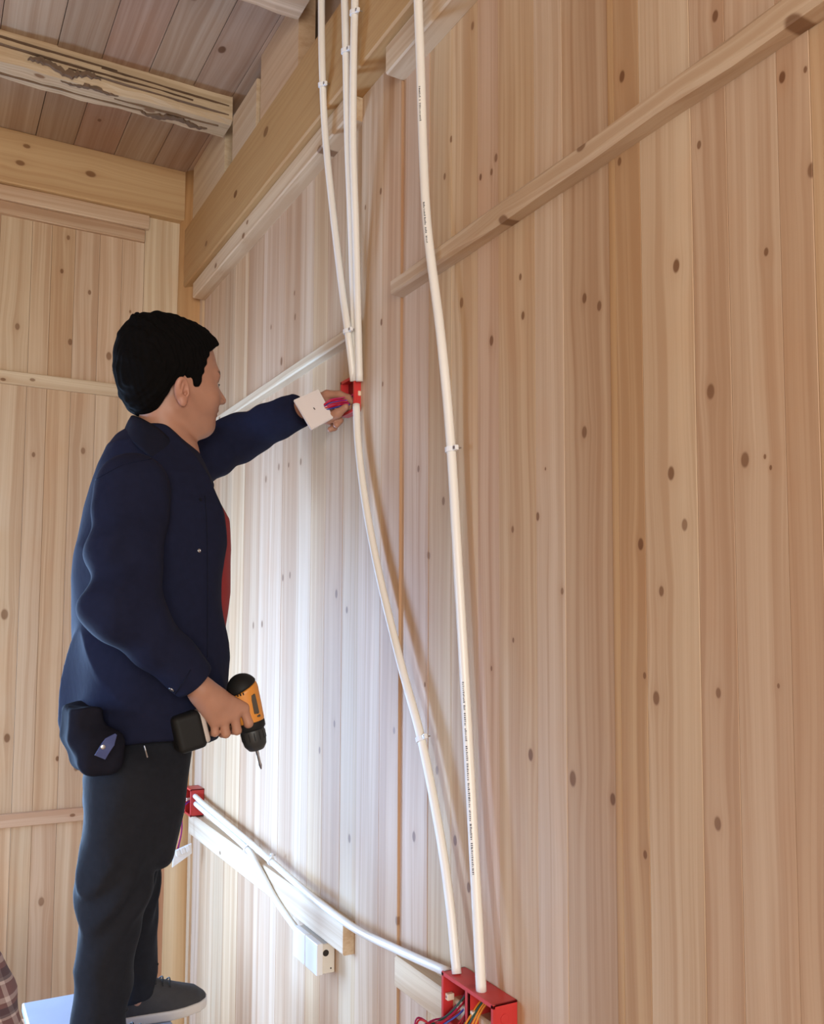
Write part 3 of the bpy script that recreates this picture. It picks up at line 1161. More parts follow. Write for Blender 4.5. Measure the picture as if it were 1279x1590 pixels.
def trunk(P, R, Yc, by, k=1.0, grow=0.0, p=2.2):
    """upright body of rows R (z, cx, ax); by: half breadth in y as function of z (two arrays)"""
    z = P[..., 2]
    cx = np.interp(z, R[:, 0], R[:, 1])
    ax = np.interp(z, R[:, 0], R[:, 2]) * 0.955 + grow
    b = np.interp(z, by[0], by[1]) + grow
    yc = np.interp(z, Yc[0], Yc[1])
    dx, dy = P[..., 0] - cx, P[..., 1] - yc
    u = np.abs(dx * CT + dy * ST) / ax
    w = np.abs(-dx * ST + dy * CT) / b
    d = ((u ** p + w ** p) ** (1 / p) - 1) * np.minimum(ax, b)
    return d


# ------------------------------------------------------------------ the man
YM = -1.44
SKIN = None


def skin_material():
    m, nt, b = new_mat('skin')
    b.inputs['Roughness'].default_value = 0.5
    b.inputs['Subsurface Weight'].default_value = 0.12
    b.inputs['Subsurface Radius'].default_value = (0.012, 0.005, 0.003)
    b.inputs['Subsurface Scale'].default_value = 0.6
    at_ = nt.nodes.new('ShaderNodeAttribute')
    at_.attribute_name = 'tint'
    tc = nt.nodes.new('ShaderNodeTexCoord')
    n = nt.nodes.new('ShaderNodeTexNoise')
    n.inputs['Scale'].default_value = 45
    n.inputs['Detail'].default_value = 4
    nt.links.new(tc.outputs['Object'], n.inputs['Vector'])
    mp = nt.nodes.new('ShaderNodeMapRange')
    mp.inputs['To Min'].default_value = 0.9
    mp.inputs['To Max'].default_value = 1.08
    nt.links.new(n.outputs['Fac'], mp.inputs['Value'])
    mx = nt.nodes.new('ShaderNodeMix')
    mx.data_type = 'RGBA'
    mx.blend_type = 'MULTIPLY'
    mx.inputs[0].default_value = 1
    nt.links.new(at_.outputs['Color'], mx.inputs[6])
    nt.links.new(mp.outputs[0], mx.inputs[7])
    nt.links.new(mx.outputs[2], b.inputs['Base Color'])
    return m


SKIN = skin_material()
NAVY = simple('navy_work_cloth', (0.009, 0.011, 0.030), 0.9, 0.22, 60, 0.35, spec=0.15)
NAVY2 = simple('navy_collar_cloth', (0.008, 0.009, 0.020), 0.9, 0.2, 60, 0.35, spec=0.15)
JEANS = simple('black_trouser_cloth', (0.011, 0.012, 0.017), 0.85, 0.3, 70, 0.4, spec=0.2)
REDC = simple('red_shirt_cloth', (0.25, 0.012, 0.014), 0.8, 0.12, 40, 0.3)
HAIR = simple('black_hair', (0.004, 0.0035, 0.0035), 0.9, 0.3, 90, 0.4, spec=0.05)
SHOE = simple('charcoal_suede', (0.035, 0.034, 0.038), 0.85, 0.2, 80, 0.3)
SOLE = simple('off_white_sole', (0.60, 0.57, 0.55), 0.5)
LACE = simple('black_lace', (0.01, 0.01, 0.012), 0.7)
POUCHM = simple('dark_pouch_cloth', (0.012, 0.012, 0.019), 0.9, 0.25, 50, 0.4, spec=0.05)
TAGM = simple('blue_strap_cloth', (0.045, 0.06, 0.17), 0.7, 0.2, 60, 0.3)

person = empty('person', (-0.50, -1.44, ZB))
bpy.context.view_layer.update()
tag(person, 'person in navy work jacket standing on a bench, one hand at the wall', 'person')

# head frame: forward, left (away from the camera), up.  The face is turned a little away
HS = 1.06
yaw = math.radians(12)
HF = V(math.cos(yaw), math.sin(yaw), 0.0)
pitch = math.radians(-3)
HU = V(0, 0, 1.0)
HF = HF * math.cos(pitch) + HU * math.sin(pitch)
HL = np.cross(HU, HF)
HL /= np.linalg.norm(HL)
HU = np.cross(HF, HL)
HR = np.stack([HF, HL, HU], 1)
HC = A3(268, 586, YM)


def hl(P): return (P - HC) @ HR / HS


def W_(x, y, z): return HC + HR @ (np.array([x, y, z]) * HS)


def head(P):
    q = hl(P)
    y = q[..., 1]
    s = np.stack([q[..., 0], np.abs(y), q[..., 2]], -1)
    d = ell(s, (-0.012, 0, 0.030), (0.112, 0.082, 0.108))
    d = smin(d, ell(s, (0.044, 0, -0.035), (0.070, 0.064, 0.088)), 0.03)          # face
    d = smin(d, ell(s, (0.070, 0.0, -0.100), (0.037, 0.034, 0.025)), 0.03)        # chin
    d = smin(d, cone(s, (0.000, 0.054, -0.070), (0.062, 0.022, -0.108), 0.020, 0.018), 0.03)  # jaw
    d = smin(d, ell(s, (0.072, 0.036, -0.038), (0.024, 0.024, 0.022)), 0.02)      # cheek
    d = smin(d, cone(s, (0.098, 0.0, 0.022), (0.082, 0.040, 0.020), 0.010, 0.011), 0.018)  # brow
    d = smax(d, -ell(s, (0.112, 0.033, -0.004), (0.020, 0.017, 0.010)), 0.014)    # sockets
    # nose
    n = cone(s, (0.101, 0, 0.006), (0.127, 0, -0.026), 0.0080, 0.0105)
    n = smin(n, ell(s, (0.112, 0.013, -0.033), (0.014, 0.009, 0.009)), 0.007)
    d = smin(d, n, 0.007)
    d = smax(d, -ell(s, (0.118, 0.006, -0.042), (0.006, 0.0035, 0.004)), 0.003)
    # lips
    d = smin(d, ell(s, (0.1035, 0, -0.058), (0.012, 0.024, 0.0065)), 0.006)
    d = smin(d, ell(s, (0.1015, 0, -0.0695), (0.012, 0.020, 0.0065)), 0.006)
    d = smax(d, -ell(s, (0.115, 0, -0.0638), (0.009, 0.024, 0.0014)), 0.003)
    d = smax(d, -ell(s, (0.111, 0, -0.080), (0.009, 0.02, 0.005)), 0.006)
    # ears
    er = np.array([[0.96, 0.0, -0.28], [0.12, 0.9, 0.4], [0.26, -0.42, 0.87]])
    er = np.linalg.qr(er)[0]
    er = er * np.sign(np.diag(er))
    so = s + np.array([0.004, 0.002, 0.032])
    e = ell(so, (-0.012, 0.087, -0.018), (0.0175, 0.0085, 0.030), er)
    e = smin(e, ell(so, (-0.004, 0.081, -0.042), (0.009, 0.007, 0.011)), 0.008)
    e = smax(e, -ell(so, (-0.009, 0.099, -0.013), (0.0105, 0.0095, 0.019), er), 0.003)
    e = smin(e, ell(so, (0.002, 0.086, -0.022), (0.0045, 0.006, 0.008)), 0.003)
    e = smin(e, cone(so, (-0.011, 0.092, -0.002), (-0.014, 0.091, -0.026), 0.0026, 0.0026), 0.003)
    e = smax(e, -ell(so, (-0.003, 0.091, -0.024), (0.0040, 0.009, 0.006)), 0.002)
    d = smin(d, e, 0.006)
    return d * HS


# ---- skeleton of the body, taken on upright planes through the shoulders, hips and hands
YN, YF = -1.625, -1.255            # near and far shoulder
NECK0, NECK1 = W_(-0.030, 0, -0.05), A3(262, 712, YM)
SHN, SHF = A3(204, 760, YN), A3(258, 738, YF)
ELN, WRN = A3(190, 945, -1.695), A3(312, 1070, -1.685)
ELF, WRF = A3(374, 679, -1.235), A3(480, 629, -1.435)
HIPN, HIPF = A3(212, 1175, -1.53), A3(228, 1175, -1.345)
KNN, KNF = A3(180, 1385, -1.555), A3(207, 1375, -1.335)
ANN, ANF = A3(154, 1625, -1.56), A3(213, 1562, -1.335)
TR = rows([(690, 172, 322), (730, 150, 322), (780, 140, 336), (860, 132, 338), (960, 130, 334), (1060, 122, 330), (1160, 128, 292), (1230, 140, 285)], YM)
BYB = (np.array([TR[0][0], TR[3][0], TR[5][0], TR[-1][0]]), np.array([0.150, 0.165, 0.185, 0.11]))
YC = (np.array([0, 3]), np.array([YM, YM]))


def smoothstep(x, a, b):
    t = np.clip((x - a) / (b - a), 0, 1)
    return t * t * (3 - 2 * t)


# ---- hands ------------------------------------------------------------
def finger(base, dirs, lens, rad):
    pts = [np.asarray(base, float)]
    for d, l in zip(dirs, lens):
        d = np.asarray(d, float)
        pts.append(pts[-1] + d / np.linalg.norm(d) * l)
    return pts, rad


# drill frame (needed by the gripping hand)
YD = -1.645
D0 = A3(373, 1075, YD)
D1 = A3(394, 1165, YD)
DF = D1 - D0
DF /= np.linalg.norm(DF)
DH = A3(300, 1128, YD) - A3(384, 1108, YD)
DH -= DF * (DH @ DF)
DH /= np.linalg.norm(DH)
DN = np.cross(DF, DH)
if DN[1] > 0: DN = -DN             # towards the camera
DO = A3(376, 1096, YD)            # where the handle meets the body


DS = 1.2


def DW(f, h, n): return DO + (DF * f + DH * h + DN * n) * DS


def near_hand(P):
    """right hand round the drill handle, back of the hand to the camera"""
    wr = WRN
    d = cone(P, wr, A3(330, 1088, YD - 0.030), 0.027, 0.030)
    # palm: flattened box between wrist and knuckles
    kn = [DW(0.000, 0.006, 0.024), DW(0.006, 0.026, 0.027), DW(0.008, 0.046, 0.026), DW(0.006, 0.063, 0.022)]
    for i, k_ in enumerate(kn):
        b0 = A3(318, 1074, YD - .030) + DH * (0.006 * i) * 0.5
        d = smin(d, cone(P, b0, k_, 0.021, 0.0135), 0.016)
    # fingers: out from the knuckles, over the front of the handle and back round behind it
    lens = [(0.036, 0.026, 0.019), (0.036, 0.029, 0.020), (0.033, 0.027, 0.019), (0.027, 0.020, 0.017)]
    rads = [(0.0108, 0.0100, 0.0090, 0.0078), (0.0108, 0.0100, 0.0092, 0.0080), (0.0104, 0.0096, 0.0088, 0.0076), (0.0094, 0.0086, 0.0078, 0.0068)]
    for i, k_ in enumerate(kn):
        if i == 0:      # trigger finger
            ds = [DF * 0.95 + DN * 0.00 - DH * .1, DF * 0.35 - DN * 0.95, -DN * .9 - DF * .45]
        else:
            ds = [DF * 0.98 - DN * 0.10 + DH * .03 * i, DF * 0.10 - DN * 1.0, -DF * 1.0 - DN * 0.35]
        pts, r = finger(k_, ds, lens[i], rads[i])
        fd = chain(P, pts, r, 0.004)
        d = smin(d, fd, 0.004)
    # thumb leaves the side of the palm and closes round the far side of the handle
    tb = A3(335, 1084, YD - .018)
    pts = [tb, DW(-.014, .014, .000), DW(-.014, .008, -.028), DW(.004, .012, -.034)]
    d = smin(d, chain(P, pts, [0.019, 0.0145, 0.0115, 0.009], 0.01), 0.008)
    return d


XB = -0.030      # mouth of the small red box
FH = A3(500, 632, -1.50)


def far_hand(P):
    """left hand: thumb and fingers pinching the wires in the box, the cover plate held in the palm"""
    pc = A3(499, 628, -1.478)
    d = cone(P, WRF, A3(490, 632, -1.458), 0.026, 0.026)
    # palm, flattened between wrist and knuckles
    kn = [A3(508, 613, -1.505), A3(509, 623, -1.497), A3(509, 634, -1.490), A3(507, 645, -1.484)]
    for i, k_ in enumerate(kn):
        b0 = A3(486, 626 + 4 * i, -1.455)
        d = smin(d, cone(P, b0, k_, 0.017, 0.0125), 0.012)
    # index and middle reach into the box
    tips = [
        [kn[0], A3(527, 613, -1.535), A3(541, 618, -1.556), A3(547, 624, -1.568)],
        [kn[1], A3(526, 628, -1.520), A3(539, 634, -1.545), A3(544, 634, -1.560)],
        [kn[2], A3(521, 645, -1.512), A3(527, 653, -1.527), A3(522, 660, -1.530)],
        [kn[3], A3(516, 658, -1.498), A3(519, 664, -1.508), A3(512, 667, -1.508)]]
    rads = [(0.0115, 0.0102, 0.0090, 0.0078), (0.0112, 0.0102, 0.0090, 0.0078), (0.0108, 0.0098, 0.009, 0.008), (0.0098, 0.0088, 0.008, 0.007)]
    for p, r in zip(tips, rads):
        d = smin(d, chain(P, p, r, 0.004), 0.0045)
    th = [A3(489, 640, -1.470), A3(508, 650, -1.520), A3(524, 642, -1.548), A3(537, 632, -1.570)]
    d = smin(d, chain(P, th, (0.017, 0.0135, 0.0108, 0.0085), 0.008), 0.006)
    return d


def boxed(lo, hi, f, P, out=0.2):
    """evaluate f only near its own box"""
    lo = np.asarray(lo)
    hi = np.asarray(hi)
    q = np.maximum(lo - P, P - hi).max(-1)
    m = q < 0.02
    r = np.maximum(q, 0.02)
    if m.any():
        r = r.copy()
        r[m] = f(P[m])
    return r


def body_core(P):
    d = trunk(P, TR, YC, BYB, grow=-0.035)
    d = smax(d, np.maximum(TR[0][0] - P[..., 2], P[..., 2] - TR[-1][0]), .02)
    d = smin(d, cone(P, SHN, ELN, 0.046, 0.038), 0.03)
    d = smin(d, cone(P, ELN, WRN, 0.038, 0.026), 0.02)
    d = smin(d, cone(P, SHF, ELF, 0.046, 0.038), 0.03)
    d = smin(d, cone(P, ELF, WRF, 0.037, 0.025), 0.02)
    d = smin(d, cone(P, NECK1 - V(0, 0, .06), SHN + V(.01, .05, -.02), 0.05, 0.05), 0.04)
    d = smin(d, cone(P, NECK1 - V(0, 0, .06), SHF + V(.0, -.05, -.02), 0.05, 0.05), 0.04)
    for h_, k_, a_ in ((HIPN, KNN, ANN), (HIPF, KNF, ANF)):
        d = smin(d, cone(P, h_, k_, 0.078, 0.052), 0.03)
        d = smin(d, cone(P, k_, a_, 0.046, 0.030), 0.02)
        heel = np.array([a_[0] - .02, a_[1], ZB + .050])
        toe = np.array([a_[0] + .10, a_[1], ZB + .038])
        d = smin(d, cone(P, heel, toe, 0.024, 0.016), 0.015)
    return d


hlo, hhi = HC - V(.19, .17, .22), HC + V(.20, .17, .2)


def skin_f(P):
    d = body_core(P)
    n = cone(P, NECK0, NECK1, 0.053, 0.060)
    n = smin(n, cone(P, NECK1, NECK1 - V(-.01, 0, .09), 0.062, 0.09), 0.04)
    d = smin(d, n, 0.03)
    d = smin(d, boxed(hlo, hhi, head, P), 0.022)
    d = smin(d, boxed(WRN - V(.06, .08, .16), WRN + V(.18, .12, .08), near_hand, P), 0.008)
    d = smin(d, boxed(WRF - V(.05, .22, .12), WRF + V(.32, .10, .1), far_hand, P), 0.008)
    return d


body, bv, bF = sdf_obj('body', skin_f, (-0.80, -1.80, ZB + .01), (0.02, -1.05, 2.46), 0.0028, SKIN, person)
# colour of skin, lips and brows as a point attribute
q = (bv - HC) @ HR / HS
base = np.array([0.41, 0.205, 0.135])
colr = np.tile(base, (len(bv), 1))
ay = np.abs(q[:, 1])


def blob(c, r):
    return np.clip(1.4 - np.sqrt((((np.stack([q[:, 0], ay, q[:, 2]], 1) - c) / r) ** 2).sum(1)), 0, 0.4) / 0.4


lipm = np.maximum(blob((0.108, 0, -0.058), (.016, .024, .0048)), blob((0.106, 0, -0.069), (.016, .020, .0052)))
colr = colr * (1 - 0.75 * lipm[:, None]) + np.array([0.36, 0.13, 0.10]) * 0.75 * lipm[:, None]
brow = blob((0.098, 0.034, 0.022), (.018, .024, .0042))
colr = colr * (1 - 0.9 * brow[:, None]) + np.array([0.02, 0.014, 0.012]) * 0.9 * brow[:, None]
warm = blob((-0.01, 0.088, -0.05), (.03, .02, .04)) * 0.25
colr = colr * (1 - warm[:, None]) + np.array([0.50, 0.20, 0.14]) * warm[:, None]
stub = blob((0.07, 0.02, -0.10), (.04, .05, .03)) * 0.12
colr = colr * (1 - stub[:, None]) + np.array([0.25, 0.15, 0.11]) * stub[:, None]
att = body.data.color_attributes.new('tint', 'FLOAT_COLOR', 'POINT')
att.data.foreach_set('color', np.concatenate([colr, np.ones((len(colr), 1))], 1).astype(np.float32).ravel())

# eyes
EYE = simple('eye', (0.55, 0.50, 0.47), 0.15)
EYED = simple('iris', (0.015, 0.009, 0.007), 0.1)
for s in (-1, 1):
    bm = bmesh.new()
    bmesh.ops.create_uvsphere(bm, u_segments=16, v_segments=10, radius=0.0112 * HS,
                              matrix=Matrix.Translation(Vector(W_(0.0875, 0.033 * s, -0.004))))
    ey = bm_obj('eye', bm, EYE, person, True)
    bm = bmesh.new()
    bmesh.ops.create_uvsphere(bm, u_segments=12, v_segments=8, radius=0.0058 * HS,
                              matrix=Matrix.Translation(Vector(W_(0.0945, 0.0335 * s, -0.004))))
    bm_obj('iris', bm, EYED, ey, True)
    # upper lid and lashes
    bm = bmesh.new()
    pts = [Vector(W_(0.0975 - abs(k) * .0035, (0.033 + k * 0.0135) * s, 0.0005 - abs(k) * 0.004 - .0015)) for k in (-1, -.5, 0, .5, 1)]
    bm_tube(bm, catmull(pts, 4), 0.0018, 6)
    bm_obj('eyelid', bm, SKIN if False else EYED, person, True)


# ---- hair
def hair_f(P):
    q = hl(P)
    x, y, z = q[..., 0], q[..., 1], q[..., 2]
    s = np.stack([x, np.abs(y), z], -1)
    d = ell(s, (-0.018, 0, 0.035), (0.119, 0.091, 0.106))
    d = smin(d, ell(s, (-0.050, 0, -0.020), (0.072, 0.076, 0.090)), 0.03)
    d = smin(d, ell(s, (0.030, 0, 0.070), (0.076, 0.072, 0.056)), 0.03)
    d = smin(d, cone(s, (0.022, 0.070, 0.02), (0.026, 0.071, -0.022), 0.016, 0.009), 0.01)
    for (ty, tz, tx) in ((0.0, .118, -.100), (-.022, .108, -.112), (.02, .128, -.088), (-.04, .092, -.112)):
        d = smin(d, cone(q, (-.062, ty, .082), (tx, ty, tz), 0.022, 0.0025), 0.012)
    strand = np.sin(x * 520 + y * 300 + 12 * np.sin(z * 23 + y * 17)) * 0.0006 + np.sin(x * 260 + z * 90 + 6 * np.sin(y * 60)) * 0.0005
    lumps = np.sin(x * 70 + 3 * np.sin(z * 50)) * np.sin(y * 60 + 2 * np.sin(x * 44)) * 0.0024
    crown = np.exp(-(((x + .075) / .05) ** 2 + ((z - .105) / .045) ** 2)) * (0.006 + 0.006 * np.sin(x * 240 + y * 90 + z * 120))
    d = d - strand - lumps - crown * 0.4
    xf = np.interp(z, [-.03, -.02, .010, .054, .078, .092, .104, .12], [.034, .036, .040, .050, .074, .094, .112, .14])
    xf = xf + 0.002 * np.sin(z * 300) * (z < .06)
    zl = np.interp(x, [-.115, -.075, -.052, -.045, -.034, -.012, .008, .024, .045], [-.104, -.104, -.100, -.085, -.045, -.016, -.016, -.034, -.030])
    zl = zl + 0.003 * np.sin(x * 330 + y * 200)
    m = np.maximum(x - xf, (zl - z) * 0.8)
    d = smax(d, m * 0.85, 0.006)
    return d * HS


hair, hv, hF = sdf_obj('hair', hair_f, HC - V(.19, .14, .17), HC + V(.17, .15, .2), 0.0023, HAIR, person)


# ---- trousers
def legf(P, h_, k_, a_, rr, yy, seed):
    z = P[..., 2]
    d = chain(P, [h_, k_, a_], rr, 0.03)
    fold = 0.0035 * np.sin(z * 62 + 9 * np.sin(P[..., 0] * 13 + P[..., 1] * 9 + seed) + seed) * (0.15 + smoothstep(np.abs(z - k_[2]), .14, .02)) \
        + 0.0055 * cloth_noise(P * np.array([1, 1, .6]), 1.0, seed) + 0.004 * crease(P, seed)
    return d - fold


TT = rows([(1100, 118, 312), (1150, 134, 286), (1200, 142, 275), (1250, 140, 268), (1300, 145, 260), (1340, 165, 250)], YM)
BYT = (np.array([TT[0][0], TT[2][0], TT[-1][0]]), np.array([0.13, 0.172, 0.168]))


def trousers_f(P):
    d = trunk(P, TT, YC, BYT)
    d = smax(d, P[..., 2] - TT[-1][0] + .05, .02)
    d = smax(d, TT[0][0] - P[..., 2], .03)
    n = legf(P, A3(199, 1215, -1.545), A3(175, 1380, -1.56), A3(149, 1640, -1.56), (0.095, 0.070, 0.054), -1.56, 0.3)
    n2 = legf(P, A3(212, 1215, -1.36), A3(203, 1375, -1.335), A3(208, 1590, -1.335), (0.085, 0.060, 0.050), -1.33, 2.1)
    d = smin(d, n, 0.025)
    d = smin(d, n2, 0.025)
    # cut the hems
    d = smax(d, (ZB + 0.052) - P[..., 2] + (P[..., 0] + .5) * 0.12, 0.006)
    return d


trs, tv, tF = sdf_obj('trousers', trousers_f, (-0.86, -1.78, ZB + .02), (-0.24, -1.12, 1.62), 0.0045, JEANS, person)

# ---- red shirt inside the open jacket
TS = rows([(700, 190, 285), (745, 170, 305), (775, 160, 335), (805, 150, 356), (850, 150, 360), (920, 150, 357), (980, 150, 348), (1060, 150, 336), (1100, 150, 325)], YM)
BYS = (np.array([TS[0][0], TS[-1][0]]), np.array([0.15, 0.15]))


ZOPEN = A3(330, 764, YM)[2]


def shirt_f(P):
    d = trunk(P, TS, YC, BYS, p=2.0)
    d = d - 0.0025 * cloth_noise(P, 0.9, 4.0)
    d = smax(d, P[..., 2] - ZOPEN, .01)
    d = smax(d, TS[0][0] - P[..., 2], .02)
    return d


sdf_obj('shirt', shirt_f, (-0.78, -1.68, 1.40), (-0.20, -1.22, 2.12), 0.005, REDC, person)

# ---- jacket
TJ = rows([(664, 205, 262), (676, 185, 282), (695, 164, 305), (725, 150, 318), (755, 141, 328), (800, 131, 338), (850, 121, 338), (900, 116, 336), (960, 116, 337), (1020, 109, 341),
           (1075, 103, 340), (1120, 102, 332), (1150, 112, 318), (1185, 120, 300)], YM)
zt_, zb_ = TJ[-1][0], TJ[0][0]
zj = lambda y: A3(230, y, YM)[2]
BYJ = (np.array([zb_, zb_ + .06, 1.60, 1.85, zj(790), zj(745), zj(715), zj(690), zt_]), np.array([0.200, 0.205, 0.195, 0.190, 0.188, 0.160, 0.130, 0.100, 0.070]))


def seg_t(P, a, b):
    a = np.asarray(a, float)
    b = np.asarray(b, float)
    ab = b - a
    return ((P - a) @ ab) / (ab @ ab)


def jacket_f(P):
    d = trunk(P, TJ, YC, BYJ, p=2.3)
    x, y, z = P[..., 0], P[..., 1], P[..., 2]
    d = d - 0.006 * cloth_noise(P, 0.8, 1.0) - 0.007 * crease(P * np.array([1, 1, .6]), 2.5) - 0.006 * np.sin(y * 26 + 2 * np.sin(z * 7)) * smoothstep(z, 1.75, 1.5)
    # open front: a gap between the two edges
    dx_, dy_ = x - np.interp(z, TJ[:, 0], TJ[:, 1]), y - YM
    op = np.maximum(np.abs(-dx_ * ST + dy_ * CT + 0.060) - 0.080, -(dx_ * CT + dy_ * ST))
    op = np.maximum(op, z - ZOPEN)
    d = smax(d, -op * 0.9, 0.010)
    d = smax(d, z - zt_, .01)
    hem = zb_ + 0.052 + 0.018 * np.sin(x * 12 + 1.0)
    d = smax(d, hem - z, .012)
    # near sleeve
    t1 = seg_t(P, SHN, ELN)
    s1 = cone(P, SHN, ELN, 0.080, 0.073)
    s1 = s1 - 0.009 * np.sin(t1 * 13.5 + 0.9 + 14 * (x + .6)) * smoothstep(t1, .1, .55) * smoothstep(x, -0.50, -0.62)
    t2 = seg_t(P, ELN, WRN - (WRN - ELN) * .03)
    s2 = cone(P, ELN, WRN - (WRN - ELN) * .08, 0.074, 0.044)
    s2 = s2 - 0.0045 * np.sin(t2 * 20 + 40 * (z - 1.6)) * smoothstep(t2, 0.95, .3)
    s = smin(s1, s2, 0.030) - 0.005 * cloth_noise(P, 1.1, 2.0) - 0.008 * crease(P, 1.0) * smoothstep(np.abs(z - ELN[2]), .34, .04)
    cutn = (t2 - 1.0) * np.linalg.norm(WRN - ELN) + 0.012
    s = smax(s, cutn, .006)
    d = smin(d, s, 0.022)
    # far sleeve
    t3 = seg_t(P, SHF, ELF)
    s3 = cone(P, SHF, ELF, 0.082, 0.064) - 0.003 * np.sin(t3 * 17 + 20 * z)
    WC = WRF - (WRF - ELF) * .12
    t4 = seg_t(P, ELF, WC)
    s4 = cone(P, ELF, WC, 0.062, 0.044) - 0.0025 * np.sin(t4 * 12 + 30 * z + 10 * x) * smoothstep(t4, 1.0, .5)
    s_ = smin(s3, s4, 0.025) - 0.004 * cloth_noise(P, 1.2, 5.0) - 0.004 * crease(P, 4.0)
    s_ = smax(s_, (t4 - 1.0) * np.linalg.norm(WC - ELF), .005)
    d = smin(d, s_, 0.022)
    return d


jac, jv, jF = sdf_obj('jacket', jacket_f, (-0.86, -1.86, 1.34), (-0.08, -1.02, 2.28), 0.0042, NAVY, person)


# ---- collar: a folded band round the neck, dropping to two points in front
def collar_half(s, bm):
    up = [A3(207, 641, YM), W_(-0.075, 0, -0.118)]
    U = [(207, 640, 0.0), (222, 645, .055), (248, 660, .088), (274, 684, .086), (297, 706, .060), (318, 740, .038)]
    D = [(193, 670, 0.0), (203, 686, .085), (224, 705, .130), (254, 728, .140), (286, 752, .118), (322, 774, .072)]
    O = [(201, 650, 0.0), (213, 658, .070), (238, 675, .106), (264, 698, .106), (292, 720, .080), (323, 750, .047)]
    pu = catmull([A3(a, b, YM - s * c) if s > 0 else None for a, b, c in U], 5) if s > 0 else None
    out = []
    for T_ in (U, O, D):
        P = [A3(a, b, YM - c) for a, b, c in T_]
        if s < 0:      # mirror across the middle plane of the man
            P = [np.array([p[0], 2 * YM - p[1], p[2]]) for p in P]
        out.append(catmull(P, 6))
    n = len(out[0])
    g = [[bm.verts.new(p) for p in row] for row in out]
    for i in range(n - 1):
        for r in range(2):
            f = (g[r][i], g[r][i + 1], g[r + 1][i + 1], g[r + 1][i])
            bm.faces.new(f if s > 0 else f[::-1])
    # stand: inner side going down to the neckline
    inner = [bm.verts.new(Vector(v.co) + Vector((0.0, (YM - v.co.y) * 0.06, -0.035))) for v in g[0]]
    for i in range(n - 1):
        f = (inner[i], inner[i + 1], g[0][i + 1], g[0][i])
        bm.faces.new(f if s > 0 else f[::-1])


for s in (1, -1):
    bm = bmesh.new()
    collar_half(s, bm)
    bmesh.ops.recalc_face_normals(bm, faces=bm.faces)
    o = bm_obj('collar', bm, NAVY2, person, True)
    md = o.modifiers.new('thick', 'SOLIDIFY')
    md.thickness = 0.005
    md.offset = 0
    md = o.modifiers.new('sub', 'SUBSURF')
    md.levels = md.render_levels = 1

# placket strip, seams and snaps of the jacket
DEPS = None


def surf_x(f, p, d, n=60, step=0.004):
    """march from p along d until inside f"""
    p = np.asarray(p, float)
    d = np.asarray(d, float)
    d = d / np.linalg.norm(d)
    for i in range(n):
        v = f(p[None])[0]
        if v < 0.0003: break
        p = p + d * max(v * 0.7, 0.0006)
    return p


def view_hit(px, py, f, Y0=-1.95, ymax=-1.0):
    a = A3(px, py, Y0)
    b = A3(px, py, ymax)
    p = surf_x(f, a, b - a, 400)
    e = 0.002
    g = np.array([f((p + np.eye(3)[i] * e)[None])[0] - f((p - np.eye(3)[i] * e)[None])[0] for i in range(3)])
    return p, g / np.linalg.norm(g)


def snap(px, py, f, r=0.005, name='snap', parent=None, mat=None):
    p, n = view_hit(px, py, f)
    n = Vector(n)
    m = n.to_track_quat('Z', 'Y').to_matrix().to_4x4()
    m.translation = Vector(p)
    bm = bmesh.new()
    bm_lathe(bm, [(r, -.001), (r, .0012), (r * .7, .002), (r * .45, .0014), (r * .3, .0008)], m, 14)
    return bm_obj(name, bm, mat or STEEL, parent or person, True)


def seam(pts, f, name='seam', r=0.0011, mat=None, parent=None, lift=0.0004):
    P = []
    for a, b in catmull([Vector((a, b, 0)) for a, b in pts], 8) if False else [(v.x, v.y) for v in catmull([Vector((a, b, 0)) for a, b in pts], 8)]:
        p, n = view_hit(a, b, f)
        P.append(Vector(p + n * lift))
    bm = bmesh.new()
    bm_tube(bm, P, r, 6)
    return bm_obj(name, bm, mat or NAVY2, parent or person, True)


snap(309, 855, jacket_f, .0045)
snap(311, 776, jacket_f, .0040, mat=POUCHM)
snap(266, 1071, jacket_f, .0065)
snap(139, 1113, jacket_f, .0050)
snap(156, 1126, jacket_f, .0045)
seam([(148, 745), (165, 735), (190, 722), (215, 716), (235, 712)], jacket_f, mat=NAVY)
seam([(318, 770), (321, 820), (322, 880), (322, 960), (322, 1020)], jacket_f, r=.0012)
seam([(296, 1040), (288, 1054), (279, 1066), (271, 1078)], jacket_f, name='cuff_seam')

# ---- pouch at his back and the loose strap
PC = A3(140, 1145, -1.60)


def pouch_f(P):
    a = A3(125, 1120, -1.56)
    b = A3(150, 1165, -1.60)
    d = rbox(P, a, (0.034, 0.085, 0.050), .026)
    d = smin(d, rbox(P, b, (0.046, 0.075, 0.046), .03), 0.03)
    d = smax(d, P[..., 2] - A3(120, 1096, -1.56)[2], .006)
    return d - 0.003 * cloth_noise(P, 1.3, 3.0) - 0.004 * crease(P, 5.0)


